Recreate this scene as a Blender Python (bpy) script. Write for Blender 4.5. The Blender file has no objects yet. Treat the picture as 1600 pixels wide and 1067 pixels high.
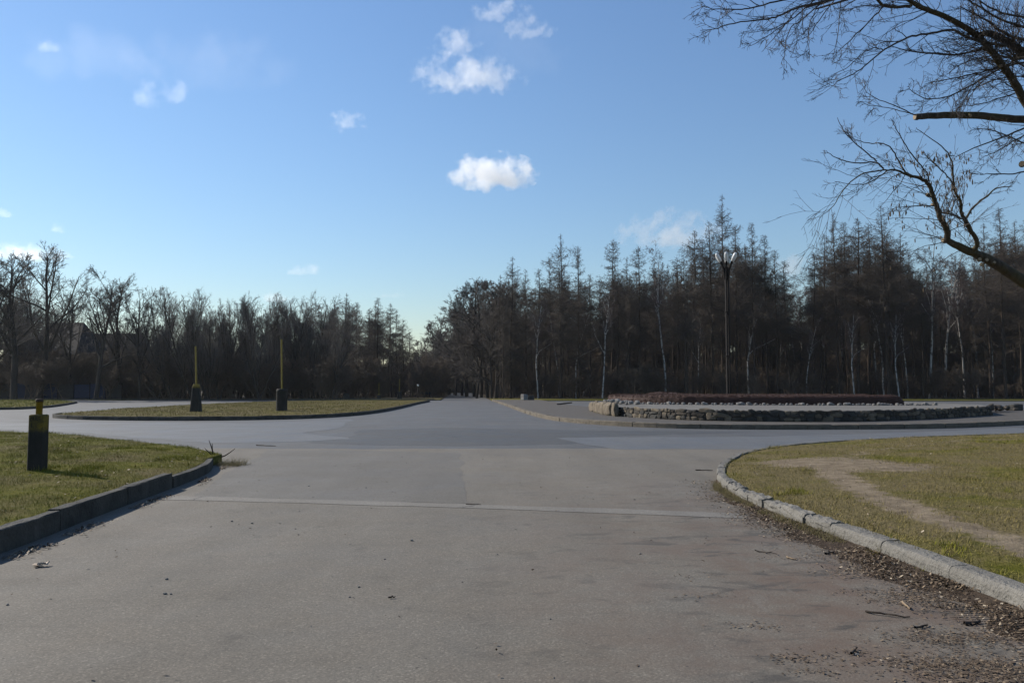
import bpy, math, random
import numpy as np
from mathutils import Vector, Matrix
random.seed(7)
RNG = np.random.default_rng(7)
S = bpy.context.scene
COL = S.collection
PI = math.pi

# ------------------------------------------------------------------ camera, sky, sun, exposure
FPX, HOR, EYE = 1225.0, 606.0, 1.6
PITCH = math.atan((HOR - 533.5) / FPX)
cam = bpy.data.objects.new('camera', bpy.data.cameras.new('camera'))
COL.objects.link(cam)
cam.location = (0, 0, EYE)
cam.rotation_euler = (PI / 2 + PITCH, 0, 0)
cam.data.sensor_width = 36
cam.data.lens = FPX / 1600 * 36
cam.data.clip_start = 0.05
cam.data.clip_end = 20000
S.camera = cam

SUN_EL, SUN_AZ = math.radians(33), math.radians(-60)     # azimuth measured from +Y towards +X
world = bpy.data.worlds.new('World')
S.world = world
world.use_nodes = True
wn = world.node_tree
sky = wn.nodes.new('ShaderNodeTexSky')
sky.sky_type = 'NISHITA'
sky.sun_disc = False
sky.sun_elevation = SUN_EL
sky.sun_rotation = SUN_AZ
sky.altitude = 2000
sky.air_density = 2.0
sky.dust_density = 0.5
sky.ozone_density = 4.0
wb = wn.nodes.new('ShaderNodeMix')            # the camera's cool white balance, even over the whole sky
wb.data_type = 'RGBA'; wb.blend_type = 'MULTIPLY'; wb.inputs[0].default_value = 1
wb.inputs[7].default_value = (0.955, 1.045, 1.235, 1)
wn.links.new(sky.outputs[0], wb.inputs[6])
wn.links.new(wb.outputs[2], wn.nodes['Background'].inputs[0])
wn.nodes['Background'].inputs[1].default_value = 0.078

sun = bpy.data.objects.new('sun', bpy.data.lights.new('sun', 'SUN'))
COL.objects.link(sun)
sun.data.energy = 5.0
sun.data.angle = math.radians(0.53)
sun.data.color = (1.0, 0.93, 0.82)
sdir = Vector((math.sin(SUN_AZ) * math.cos(SUN_EL), math.cos(SUN_AZ) * math.cos(SUN_EL), math.sin(SUN_EL)))
sun.rotation_euler = (-sdir).to_track_quat('-Z', 'Y').to_euler()
sun.location = sdir * 60

S.view_settings.view_transform = 'Standard'
S.view_settings.look = 'None'
S.view_settings.gamma = 1
S.view_settings.use_curve_mapping = False
S.view_settings.exposure = 0.42
S.render.engine = 'CYCLES'
S.cycles.max_bounces = 12
S.cycles.volume_bounces = 10
S.cycles.volume_step_rate = 1.0
S.cycles.transparent_max_bounces = 8


# ------------------------------------------------------------------ helpers
def at(px, py, d):
    """photo pixel + distance along +Y -> world point"""
    a = (px - 800) / FPX
    b = -(py - 533.5) / FPX
    v = np.array([a, math.cos(PITCH) - b * math.sin(PITCH), math.sin(PITCH) + b * math.cos(PITCH)])
    return np.array([0, 0, EYE]) + v * (d / v[1])


def gr(px, py, z=0.0):
    """photo pixel -> point of the level z"""
    a = (px - 800) / FPX
    b = -(py - 533.5) / FPX
    v = np.array([a, math.cos(PITCH) - b * math.sin(PITCH), math.sin(PITCH) + b * math.cos(PITCH)])
    return (v * ((z - EYE) / v[2]))[:2]


def mesh_np(name, V, F, smooth=False, attrs=None):
    """V (n,3); F list of arrays (k,m)"""
    if isinstance(F, np.ndarray):
        F = [F]
    me = bpy.data.meshes.new(name)
    V = np.asarray(V, dtype=np.float32)
    me.vertices.add(len(V))
    me.vertices.foreach_set('co', V.ravel())
    loops = np.concatenate([f.ravel() for f in F]).astype(np.int32)
    tot = np.concatenate([np.full(len(f), f.shape[1], np.int32) for f in F])
    start = np.concatenate([[0], np.cumsum(tot)[:-1]]).astype(np.int32)
    me.loops.add(len(loops))
    me.loops.foreach_set('vertex_index', loops)
    me.polygons.add(len(tot))
    me.polygons.foreach_set('loop_start', start)
    me.polygons.foreach_set('loop_total', tot)
    if smooth:
        me.polygons.foreach_set('use_smooth', np.ones(len(tot), bool))
    for k, a in (attrs or {}).items():
        at_ = me.attributes.new(k, 'FLOAT', 'POINT')
        at_.data.foreach_set('value', np.asarray(a, np.float32))
    me.update(calc_edges=True)
    me.validate()
    return me


def link(name, data, parent=None, mat=None, loc=None):
    o = bpy.data.objects.new(name, data)
    COL.objects.link(o)
    if parent is not None:
        o.parent = parent
    if mat is not None and data is not None and not data.materials:
        data.materials.append(mat)
    if loc is not None:
        o.location = loc
    return o


def tag(o, label=None, cat=None, group=None, kind=None):
    if label: o['label'] = label
    if cat: o['category'] = cat
    if group: o['group'] = group
    if kind: o['kind'] = kind
    return o


class MB:
    """collects simple shapes into one mesh"""
    def __init__(s):
        s.v = []; s.f = []

    def add(s, V, F):
        n = len(s.v)
        s.v += [tuple(map(float, p)) for p in V]
        s.f += [tuple(i + n for i in f) for f in F]
        return s

    def box(s, c, size, rz=0, taper=1.0, bev=0.0, jit=0):
        cx, cy, cz = c; x, y, z = size[0] / 2, size[1] / 2, size[2] / 2
        rings = []
        if bev:
            prof = [(-z, 1, bev), (-z + bev, 1, 0), (z - bev, taper, 0), (z, taper, bev)]
        else:
            prof = [(-z, 1, 0), (z, taper, 0)]
        V = []
        ca, sa = math.cos(rz), math.sin(rz)
        m = 8 if bev else 4
        for zz, t, ins in prof:
            X, Y = x * t - ins, y * t - ins
            if bev:
                b = bev
                P = [(X, Y - b), (X - b, Y), (-X + b, Y), (-X, Y - b), (-X, -Y + b), (-X + b, -Y), (X - b, -Y), (X, -Y + b)]
            else:
                P = [(X, Y), (-X, Y), (-X, -Y), (X, -Y)]
            for (a, b_) in P:
                a += random.uniform(-jit, jit); b_ += random.uniform(-jit, jit)
                V.append((cx + a * ca - b_ * sa, cy + a * sa + b_ * ca, cz + zz + random.uniform(-jit, jit)))
        F = []
        k = len(prof)
        for i in range(k - 1):
            for j in range(m):
                F.append((i * m + j, i * m + (j + 1) % m, (i + 1) * m + (j + 1) % m, (i + 1) * m + j))
        F.append(tuple(reversed(range(m))))
        F.append(tuple((k - 1) * m + j for j in range(m)))
        return s.add(V, F)

    def lathe(s, prof, n=20, c=(0, 0, 0), M=None, caps=True):
        V = []
        for r, z in prof:
            for j in range(n):
                a = 2 * PI * j / n
                p = Vector((r * math.cos(a), r * math.sin(a), z))
                if M is not None: p = M @ p
                V.append((p.x + c[0], p.y + c[1], p.z + c[2]))
        F = []
        for i in range(len(prof) - 1):
            for j in range(n):
                F.append((i * n + j, i * n + (j + 1) % n, (i + 1) * n + (j + 1) % n, (i + 1) * n + j))
        if caps:
            F.append(tuple(reversed(range(n))))
            F.append(tuple((len(prof) - 1) * n + j for j in range(n)))
        return s.add(V, F)

    def mesh(s, name, smooth=False):
        me = bpy.data.meshes.new(name)
        me.from_pydata(s.v, [], s.f)
        if smooth:
            me.polygons.foreach_set('use_smooth', [True] * len(me.polygons))
        me.update()
        return me

    def build(s, name, mat, parent=None, smooth=False, loc=None):
        return link(name, s.mesh(name, smooth), parent, mat, loc)


def tube_arrays(P, R, sides):
    """P (N,m,3) paths, R (N,m) radii -> V,F"""
    N, m, _ = P.shape
    T = np.gradient(P, axis=1)
    T /= np.linalg.norm(T, axis=2, keepdims=True) + 1e-9
    ref = np.zeros_like(T); ref[..., 0] = 0.31; ref[..., 1] = 0.93; ref[..., 2] = 0.2
    vert = np.abs((T * ref).sum(2)) > 0.95
    ref[vert] = (0.9, -0.3, 0.3)
    A = np.cross(T, ref); A /= np.linalg.norm(A, axis=2, keepdims=True) + 1e-9
    B = np.cross(T, A)
    ang = np.arange(sides) * 2 * PI / sides
    V = P[:, :, None, :] + R[:, :, None, None] * (np.cos(ang)[None, None, :, None] * A[:, :, None, :] + np.sin(ang)[None, None, :, None] * B[:, :, None, :])
    idx = np.arange(N * m * sides).reshape(N, m, sides)
    a = idx[:, :-1, :]; b = np.roll(a, -1, axis=2); d = idx[:, 1:, :]; c = np.roll(d, -1, axis=2)
    F = np.stack([a, b, c, d], -1).reshape(-1, 4)
    return V.reshape(-1, 3), F


def tubes_mesh(name, groups):
    Vs, Fs, n = [], [], 0
    for P, R, sides in groups:
        if len(P) == 0: continue
        V, F = tube_arrays(np.asarray(P, float), np.asarray(R, float), sides)
        Vs.append(V); Fs.append(F + n); n += len(V)
    return mesh_np(name, np.concatenate(Vs), [np.concatenate(Fs)], smooth=True)


def norm(v):
    return v / (np.linalg.norm(v, axis=-1, keepdims=True) + 1e-9)


def grow(P, D, L, m, wander, trop, rng):
    N = len(P)
    out = np.zeros((N, m, 3)); out[:, 0] = P
    d = norm(D.copy())
    for k in range(1, m):
        d = norm(d + rng.normal(0, wander, (N, 3)) + np.array([0, 0, 1.0]) * trop)
        out[:, k] = out[:, k - 1] + d * (L / (m - 1))[:, None]
    return out


def sprout(paths, R, n, tmin, tmax, ang, ratio, rng, flat=0.0, shape=0.6):
    """children of paths: start points, directions, lengths, radii"""
    N, m, _ = paths.shape
    i = np.repeat(np.arange(N), n)
    t = rng.uniform(tmin, tmax, len(i))
    f = t * (m - 1); k = np.minimum(f.astype(int), m - 2); u = (f - k)[:, None]
    p = paths[i, k] * (1 - u) + paths[i, k + 1] * u
    td = norm(paths[i, k + 1] - paths[i, k])
    q = rng.normal(0, 1, (len(i), 3)); q[:, 2] *= (1 - flat)
    q = norm(q - (q * td).sum(1)[:, None] * td)
    a = rng.uniform(ang[0], ang[1], len(i))[:, None]
    d = td * np.cos(a) + q * np.sin(a)
    Lp = np.linalg.norm(np.diff(paths, axis=1), axis=2).sum(1)[i]
    L = Lp * ratio * rng.uniform(0.6, 1.2, len(i)) * (1.15 - shape * t)
    r = R[i, k] * (1 - u[:, 0]) + R[i, k + 1] * u[:, 0]
    return p, d, L, r


def taper(r0, r1, m):
    return np.asarray(r0)[:, None] * (1 - np.linspace(0, 1, m))[None] + np.asarray(r1)[:, None] * np.linspace(0, 1, m)[None]


def inside(P, poly):
    x, y = P[:, 0], P[:, 1]
    poly = np.asarray(poly)
    res = np.zeros(len(P), bool)
    j = len(poly) - 1
    for i in range(len(poly)):
        xi, yi = poly[i]; xj, yj = poly[j]
        c = ((yi > y) != (yj > y)) & (x < (xj - xi) * (y - yi) / (yj - yi + 1e-12) + xi)
        res ^= c
        j = i
    return res


def resample(pts, step, closed=False):
    P = np.asarray(pts, float)
    if closed: P = np.vstack([P, P[:1]])
    s = np.concatenate([[0], np.cumsum(np.linalg.norm(np.diff(P, axis=0), axis=1))])
    n = max(2, int(round(s[-1] / step)) + 1)
    q = np.linspace(0, s[-1], n)
    out = np.stack([np.interp(q, s, P[:, k]) for k in range(P.shape[1])], 1)
    return out[:-1] if closed else out


def smooth_path(pts, it=2):
    P = np.asarray(pts, float)
    for _ in range(it):
        Q = [P[0]]
        for a, b in zip(P[:-1], P[1:]):
            Q += [a * .75 + b * .25, a * .25 + b * .75]
        Q.append(P[-1]); P = np.array(Q)
    return P


def dist_poly(P, line):
    line = np.asarray(line, float)
    best = np.full(len(P), 1e9)
    for a, b in zip(line[:-1], line[1:]):
        ab = b - a
        t = np.clip(((P - a) @ ab) / (ab @ ab + 1e-12), 0, 1)
        best = np.minimum(best, np.linalg.norm(P - (a + t[:, None] * ab), axis=1))
    return best


def vnoise(P, scale, seed=0):
    """smooth value noise, numpy"""
    q = np.asarray(P)[:, :2] / scale + seed * 17.3
    i = np.floor(q).astype(int); f = q - i; f = f * f * (3 - 2 * f)
    def h(a, b):
        n = (a * 374761393 + b * 668265263 + seed * 974711) & 0x7fffffff
        n = (n ^ (n >> 13)) * 1274126177 & 0x7fffffff
        return (n & 0xffff) / 65535.0
    return (h(i[:, 0], i[:, 1]) * (1 - f[:, 0]) + h(i[:, 0] + 1, i[:, 1]) * f[:, 0]) * (1 - f[:, 1]) + (h(i[:, 0], i[:, 1] + 1) * (1 - f[:, 0]) + h(i[:, 0] + 1, i[:, 1] + 1) * f[:, 0]) * f[:, 1]


# ------------------------------------------------------------------ materials
class NT:
    tone = 0.76      # one reflectance scale for every surface, set with the exposure
    def __init__(s, name):
        s.m = bpy.data.materials.new(name); s.m.use_nodes = True
        s.t = s.m.node_tree; s.b = s.t.nodes['Principled BSDF']
        s.geo = None

    def n(s, typ, ins=None, **kw):
        nd = s.t.nodes.new(typ)
        for k, v in kw.items(): setattr(nd, k, v)
        for k, v in (ins or {}).items():
            if isinstance(v, bpy.types.NodeSocket): s.t.links.new(v, nd.inputs[k])
            else: nd.inputs[k].default_value = v
        return nd

    def pos(s):
        if s.geo is None: s.geo = s.n('ShaderNodeNewGeometry')
        return s.geo.outputs['Position']

    def obj(s):
        return s.n('ShaderNodeTexCoord').outputs['Object']

    def noise(s, scale, detail=3, rough=0.55, vec=None, stretch=None, dist=0.0):
        v = vec or s.pos()
        if stretch:
            v = s.n('ShaderNodeMapping', {'Vector': v, 'Scale': stretch}).outputs[0]
        return s.n('ShaderNodeTexNoise', {'Vector': v, 'Scale': scale, 'Detail': detail, 'Roughness': rough, 'Distortion': dist}).outputs['Fac']

    def ramp(s, fac, stops, interp='LINEAR'):
        r = s.n('ShaderNodeValToRGB', {'Fac': fac}); e = r.color_ramp; e.interpolation = interp
        while len(e.elements) < len(stops): e.elements.new(0.5)
        for el, (p, c) in zip(e.elements, stops):
            el.position = p; el.color = (c, c, c, 1) if not hasattr(c, '__len__') else (*(x * s.tone for x in c), 1)
        return r.outputs['Color']

    def mix(s, fac, a, b, mode='MIX'):
        nd = s.n('ShaderNodeMix', data_type='RGBA', blend_type=mode)
        for k, v in ((0, fac), (6, a), (7, b)):
            if isinstance(v, bpy.types.NodeSocket): s.t.links.new(v, nd.inputs[k])
            elif k == 0: nd.inputs[0].default_value = v
            else: nd.inputs[k].default_value = (*(x * s.tone for x in v), 1)
        return nd.outputs[2]

    def math(s, op, a, b=0.5, clamp=False):
        nd = s.n('ShaderNodeMath', operation=op, use_clamp=clamp)
        for k, v in ((0, a), (1, b)):
            if isinstance(v, bpy.types.NodeSocket): s.t.links.new(v, nd.inputs[k])
            else: nd.inputs[k].default_value = v
        return nd.outputs[0]

    def attr(s, name):
        return s.n('ShaderNodeAttribute', attribute_name=name).outputs['Fac']

    def bump(s, h, dist, strength=1.0, normal=None):
        nd = s.n('ShaderNodeBump', {'Height': h, 'Distance': dist, 'Strength': strength})
        if normal is not None: s.t.links.new(normal, nd.inputs['Normal'])
        return nd.outputs[0]

    def out(s, color=None, rough=0.8, normal=None, spec=0.4, metal=0.0):
        b = s.b
        for k, v in (('Base Color', color), ('Roughness', rough), ('Normal', normal), ('Specular IOR Level', spec), ('Metallic', metal)):
            if v is None: continue
            if isinstance(v, bpy.types.NodeSocket): s.t.links.new(v, b.inputs[k])
            else: b.inputs[k].default_value = (*v, 1) if k == 'Base Color' else v
        return s.m


def m_asphalt(name, c_lo, c_hi, tint, rough=0.72, smudge=0.0, cracks=True):
    n = NT(name)
    big = n.noise(0.22, 4, 0.6)
    mid = n.noise(1.6, 5, 0.65)
    streak = n.noise(1.0, 4, 0.6, stretch=(1.3, 0.16, 1))
    fine = n.noise(55, 2, 0.7)
    grit = n.n('ShaderNodeTexVoronoi', {'Vector': n.pos(), 'Scale': 90.0}).outputs['Color']
    base = n.ramp(n.math('ADD', n.math('MULTIPLY', big, 0.5), n.math('MULTIPLY', streak, 0.5)), [(0.36, c_lo), (0.64, c_hi)])
    base = n.mix(n.ramp(mid, [(0.38, 0.0), (0.7, 0.55)]), base, tint)
    base = n.mix(0.6, base, n.ramp(n.n('ShaderNodeSeparateColor', {'Color': grit}).outputs[0], [(0.0, 0.34), (0.5, 0.5), (0.86, 0.58), (1.0, 0.95)]), 'OVERLAY')
    base = n.mix(0.5, base, n.ramp(fine, [(0.3, 0.35), (0.72, 0.66)]), 'OVERLAY')
    # pale flecks of worn aggregate and dark oily spots
    sp = n.noise(7, 3, 0.6)
    base = n.mix(n.ramp(sp, [(0.70, 0.0), (0.78, 0.5)]), base, tuple(min(1, x * 1.5) for x in c_hi))
    dk = n.noise(2.4, 6, 0.7, stretch=(1, 0.7, 1))
    base = n.mix(n.ramp(dk, [(0.60, 0.0), (0.76, 0.5 + smudge)]), base, tuple(x * 0.45 for x in c_lo))
    # fine cracks
    v = n.n('ShaderNodeTexVoronoi', {'Vector': n.n('ShaderNodeVectorMath', {0: n.pos(), 1: n.n('ShaderNodeTexNoise', {'Vector': n.pos(), 'Scale': 0.9, 'Detail': 4.0}).outputs['Color']}, operation='ADD').outputs[0], 'Scale': 0.16}, feature='DISTANCE_TO_EDGE').outputs['Distance']
    crack = n.ramp(v, [(0.0, 1.0), (0.0022, 0.0)])
    crack = n.math('MULTIPLY', crack, n.ramp(n.noise(0.35, 2), [(0.5, 0.0), (0.6, 0.8)]))
    if cracks: base = n.mix(crack, base, (0.02, 0.019, 0.018))
    else:
        # tracked-in earth, tyre smears and oily blots towards the right kerb
        xyz = n.n('ShaderNodeSeparateXYZ', {'Vector': n.pos()})
        side = n.n('ShaderNodeMapRange', {'Value': xyz.outputs['X'], 'From Min': -0.6, 'From Max': 2.1}).outputs[0]
        nearby = n.n('ShaderNodeMapRange', {'Value': xyz.outputs['Y'], 'From Min': 15.0, 'From Max': 7.0}).outputs[0]
        side = n.math('MULTIPLY', side, nearby)
        earth = n.math('MULTIPLY', n.ramp(n.noise(1.1, 6, 0.72), [(0.38, 0.0), (0.60, 0.9)]), side)
        base = n.mix(earth, base, (0.120, 0.082, 0.059))
        blot = n.math('MULTIPLY', n.ramp(n.noise(1.7, 5, 0.62, stretch=(1.0, 1.9, 1), dist=0.6), [(0.54, 0.0), (0.66, 1.0)]), n.math('ADD', n.math('MULTIPLY', side, 0.85), 0.15))
        base = n.mix(blot, base, (0.058, 0.051, 0.043))
        smear = n.math('MULTIPLY', n.ramp(n.noise(3.0, 5, 0.7, stretch=(3.0, 0.35, 1)), [(0.56, 0.0), (0.70, 0.5)]), side)
        base = n.mix(smear, base, (0.165, 0.145, 0.122))
        dots = n.noise(21, 2, 0.5)
        base = n.mix(n.ramp(dots, [(0.71, 0.0), (0.75, 0.8)]), base, (0.045, 0.04, 0.035))
    h = n.math('ADD', n.math('MULTIPLY', fine, 0.6), n.math('MULTIPLY', mid, 0.8))
    rg = n.ramp(n.noise(0.6, 4), [(0.3, rough - 0.1), (0.7, rough + 0.12)])
    return n.out(base, rg, n.bump(h, 0.006, 0.8), 0.45)


def m_concrete(name, c, dark, moss=None, bump=0.01, moss_lo=0.62, scale=1.0):
    n = NT(name)
    a = n.noise(2.2 * scale, 6, 0.65); b = n.noise(28 * scale, 3, 0.65); d = n.noise(6 * scale, 5, 0.7)
    col = n.mix(n.ramp(a, [(0.3, 0.0), (0.7, 1.0)]), dark, c)
    col = n.mix(0.45, col, n.ramp(b, [(0.25, 0.3), (0.75, 0.7)]), 'OVERLAY')
    col = n.mix(n.ramp(d, [(0.6, 0.0), (0.75, 0.55)]), col, tuple(x * 0.45 for x in dark))
    if moss: col = n.mix(n.ramp(n.noise(3.3 * scale, 6, 0.7, vec=n.obj()), [(moss_lo, 0.0), (moss_lo + 0.12, 0.85)]), col, moss)
    h = n.math('ADD', b, n.math('MULTIPLY', d, 1.5))
    return n.out(col, 0.9, n.bump(h, bump, 0.9), 0.25)


def m_bark(name, c1, c2, moss=None, scale=8):
    n = NT(name)
    a = n.noise(scale, 5, 0.7, vec=n.obj(), stretch=(1, 1, 0.25))
    col = n.ramp(a, [(0.3, c1), (0.7, c2)])
    if moss:
        gz = n.n('ShaderNodeSeparateXYZ', {'Vector': n.n('ShaderNodeNewGeometry').outputs['Normal']}).outputs['Z']
        f = n.math('MULTIPLY', n.ramp(n.noise(2.0, 4, 0.7), [(0.42, 0.0), (0.62, 1.0)]), n.ramp(gz, [(0.2, 0.35), (0.7, 1.0)]))
        col = n.mix(f, col, moss)
    return n.out(col, 0.92, n.bump(a, 0.03, 0.8), 0.2)


def m_simple(name, c, c2=None, rough=0.8, scale=3.0, spec=0.3, metal=0.0, bump=0.0, obj=False):
    n = NT(name)
    a = n.noise(scale, 5, 0.65, vec=n.obj() if obj else None)
    col = n.ramp(a, [(0.3, c), (0.7, c2 or tuple(x * 0.7 for x in c))])
    return n.out(col, rough, n.bump(a, bump) if bump else None, spec, metal)


M = {}
M['asphalt_near'] = m_asphalt('asphalt_near', (0.116, 0.103, 0.084), (0.172, 0.153, 0.125), (0.152, 0.128, 0.098), 0.90, 0.2, cracks=False)
M['asphalt_far'] = m_asphalt('asphalt_far', (0.072, 0.073, 0.075), (0.097, 0.097, 0.096), (0.087, 0.084, 0.079), 0.74)
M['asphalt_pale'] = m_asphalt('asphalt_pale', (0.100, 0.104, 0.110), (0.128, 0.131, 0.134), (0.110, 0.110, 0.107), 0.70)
M['asphalt_dark'] = m_asphalt('asphalt_dark', (0.050, 0.052, 0.054), (0.068, 0.069, 0.069), (0.060, 0.059, 0.057), 0.74)
M['asphalt_mid'] = m_asphalt('asphalt_mid', (0.100, 0.092, 0.080), (0.140, 0.128, 0.110), (0.120, 0.106, 0.088), 0.86, 0.2, cracks=False)
M['strip'] = m_asphalt('asphalt_strip', (0.148, 0.136, 0.118), (0.205, 0.188, 0.162), (0.168, 0.151, 0.127), 0.88)
M['pave'] = m_concrete('pavement_concrete', (0.115, 0.104, 0.092), (0.075, 0.067, 0.060), bump=0.012)
M['terrace'] = m_concrete('terrace_concrete', (0.20, 0.188, 0.168), (0.14, 0.13, 0.118), bump=0.01)
M['kerb_pale'] = m_concrete('kerb_concrete', (0.235, 0.222, 0.198), (0.145, 0.135, 0.118), moss=(0.085, 0.085, 0.03), bump=0.025, moss_lo=0.66)
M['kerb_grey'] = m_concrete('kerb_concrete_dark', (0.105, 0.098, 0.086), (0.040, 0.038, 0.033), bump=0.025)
M['kerb_plaza'] = m_concrete('kerb_concrete_sandy', (0.20, 0.170, 0.130), (0.115, 0.098, 0.078), moss=(0.07, 0.07, 0.03), bump=0.02)
M['white_stone'] = m_concrete('painted_stone', (0.30, 0.29, 0.275), (0.16, 0.15, 0.14), bump=0.02, scale=2)
M['stone_a'] = m_concrete('field_stone', (0.12, 0.10, 0.08), (0.036, 0.032, 0.026), moss=(0.07, 0.07, 0.02), bump=0.03)
M['stone_b'] = m_concrete('field_stone_warm', (0.25, 0.205, 0.15), (0.11, 0.088, 0.066), moss=(0.12, 0.11, 0.03), bump=0.03, moss_lo=0.55)
M['stone_c'] = m_concrete('field_stone_grey', (0.09, 0.086, 0.078), (0.034, 0.032, 0.029), bump=0.03)
M['mortar'] = m_concrete('mortar', (0.075, 0.068, 0.057), (0.04, 0.036, 0.03), bump=0.03)
M['bark'] = m_bark('bark', (0.035, 0.028, 0.022), (0.085, 0.07, 0.055))
M['bark_larch'] = m_bark('larch_bark', (0.04, 0.029, 0.022), (0.095, 0.068, 0.05))
M['bark_moss'] = m_bark('mossy_bark', (0.045, 0.036, 0.028), (0.115, 0.095, 0.075), moss=(0.12, 0.11, 0.028), scale=14)
M['twig'] = m_simple('twig', (0.11, 0.09, 0.075), (0.07, 0.058, 0.048), scale=.4)
M['twig_larch'] = m_simple('larch_twig', (0.100, 0.077, 0.058), (0.060, 0.047, 0.037), scale=.35)
M['twig_grey'] = m_simple('grey_twig', (0.145, 0.128, 0.115), (0.09, 0.078, 0.07), scale=.4)
M['twig_birch'] = m_simple('birch_twig', (0.115, 0.085, 0.078), (0.08, 0.06, 0.055))
M['twig_shrub'] = m_simple('shrub_twig', (0.16, 0.122, 0.088), (0.09, 0.068, 0.052), scale=.5)
M['twig_near'] = m_simple('near_twig', (0.09, 0.072, 0.06), (0.05, 0.04, 0.034), rough=0.7)
M['pod'] = m_simple('dry_pod', (0.17, 0.12, 0.07), (0.10, 0.07, 0.04))
M['hedge'] = m_simple('hedge_twig', (0.070, 0.031, 0.023), (0.040, 0.019, 0.014), scale=6)
M['cut_wood'] = m_simple('cut_wood', (0.40, 0.32, 0.22), (0.26, 0.19, 0.12), scale=30, obj=True)
M['white_enamel'] = m_simple('white_enamel', (0.82, 0.82, 0.80), (0.74, 0.74, 0.72), rough=0.35, spec=0.5)
M['mast'] = m_simple('mast_steel', (0.020, 0.016, 0.014), (0.012, 0.010, 0.009), rough=0.8, scale=8, spec=.12)
M['yellow'] = m_simple('yellow_paint', (0.36, 0.26, 0.025), (0.20, 0.14, 0.02), rough=0.55, scale=12, spec=0.4)
M['black_mark'] = m_simple('black_paint', (0.02, 0.02, 0.02), (0.035, 0.03, 0.02))
M['rust'] = m_simple('rusty_rim', (0.07, 0.04, 0.025), (0.04, 0.025, 0.018), scale=20)
M['blue'] = m_simple('blue_sheet', (0.018, 0.035, 0.085), (0.014, 0.025, 0.06), rough=0.6)
M['grey_sheet'] = m_simple('grey_sheet', (0.055, 0.05, 0.046), (0.04, 0.036, 0.034), rough=0.7)
M['wall'] = m_simple('render_wall', (0.07, 0.062, 0.056), (0.05, 0.045, 0.04))
M['roof'] = m_simple('dark_roof', (0.028, 0.022, 0.02), (0.02, 0.016, 0.015))
M['glass'] = m_simple('window_glass', (0.03, 0.035, 0.04), rough=0.1, spec=0.5)
M['stick'] = m_simple('stick_bark', (0.06, 0.042, 0.03), (0.03, 0.022, 0.016), scale=20)
M['stick_pale'] = m_simple('peeled_stick', (0.30, 0.23, 0.15), (0.2, 0.14, 0.09), scale=20)
M['weed'] = m_simple('dry_weed', (0.21, 0.175, 0.075), (0.11, 0.095, 0.04), scale=10)
M['paper'] = m_simple('pale_leaf', (0.62, 0.52, 0.42), (0.45, 0.35, 0.25), scale=25)

# bollard concrete: yellow band painted round the top, worn through
def m_bollard(name, z0, z1, amt):
    n = NT(name)
    oc = n.obj()
    z = n.n('ShaderNodeSeparateXYZ', {'Vector': oc}).outputs['Z']
    w = n.noise(9, 5, 0.7, vec=oc)
    f = n.n('ShaderNodeMapRange', {'Value': n.math('ADD', z, n.math('MULTIPLY', w, 0.16)), 'From Min': z0 + 0.07, 'From Max': z0 + 0.13}).outputs[0]
    worn = n.ramp(n.noise(14, 6, 0.75, vec=oc), [(0.5, 1.0), (0.66, 1.0 - amt)])
    f = n.math('MULTIPLY', f, worn)
    f = n.math('MULTIPLY', f, n.ramp(n.noise(5, 4, 0.7, vec=oc, stretch=(1, 1, 0.3)), [(0.40, 0.35), (0.60, 1.0)]))
    top = n.math('LESS_THAN', n.math('ADD', z, n.math('MULTIPLY', w, 0.05)), z1)
    f = n.math('MULTIPLY', f, top)
    conc = n.ramp(n.noise(5, 6, 0.7, vec=oc, stretch=(1, 1, 0.5)), [(0.3, (0.020, 0.020, 0.018)), (0.72, (0.045, 0.043, 0.039))])
    conc = n.mix(n.ramp(n.noise(3, 5, 0.7, vec=oc), [(0.52, 0.0), (0.7, 0.7)]), conc, (0.030, 0.036, 0.018))
    col = n.mix(f, conc, n.ramp(w, [(0.3, (0.30, 0.22, 0.02)), (0.7, (0.16, 0.12, 0.018))]))
    return n.out(col, 0.85, n.bump(n.noise(30, 4, 0.7, vec=oc), 0.01), 0.25)


def m_lawn(name, dry):
    n = NT(name)
    a = n.noise(0.55, 5, 0.65); b = n.noise(3.2, 5, 0.7); c = n.noise(26, 4, 0.75)
    dt = n.attr('dirt')
    green = n.ramp(b, [(0.3, (0.068, 0.076, 0.007)), (0.7, (0.165, 0.152, 0.024))])
    straw = n.ramp(c, [(0.3, (0.11, 0.09, 0.045)), (0.7, (0.24, 0.19, 0.105))])
    col = n.mix(n.ramp(n.math('ADD', a, n.math('MULTIPLY', b, 0.35)), [(0.62 - dry, 0.1), (0.86 - dry, 0.9)]), green, straw)
    col = n.mix(0.6, col, n.ramp(c, [(0.25, 0.22), (0.75, 0.72)]), 'OVERLAY')
    soil = n.ramp(n.noise(4, 6, 0.7), [(0.3, (0.14, 0.11, 0.078)), (0.72, (0.34, 0.275, 0.195))])
    soil = n.mix(0.5, soil, n.ramp(c, [(0.25, 0.3), (0.75, 0.68)]), 'OVERLAY')
    f = n.ramp(n.math('ADD', dt, n.math('MULTIPLY', n.math('SUBTRACT', n.noise(2.6, 6, 0.75), 0.5), 1.7)), [(0.42, 0.0), (0.62, 1.0)])
    col = n.mix(f, col, soil)
    return n.out(col, 0.95, n.bump(n.math('ADD', n.math('MULTIPLY', c, 0.7), b), 0.04, 0.9), 0.03)


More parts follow.
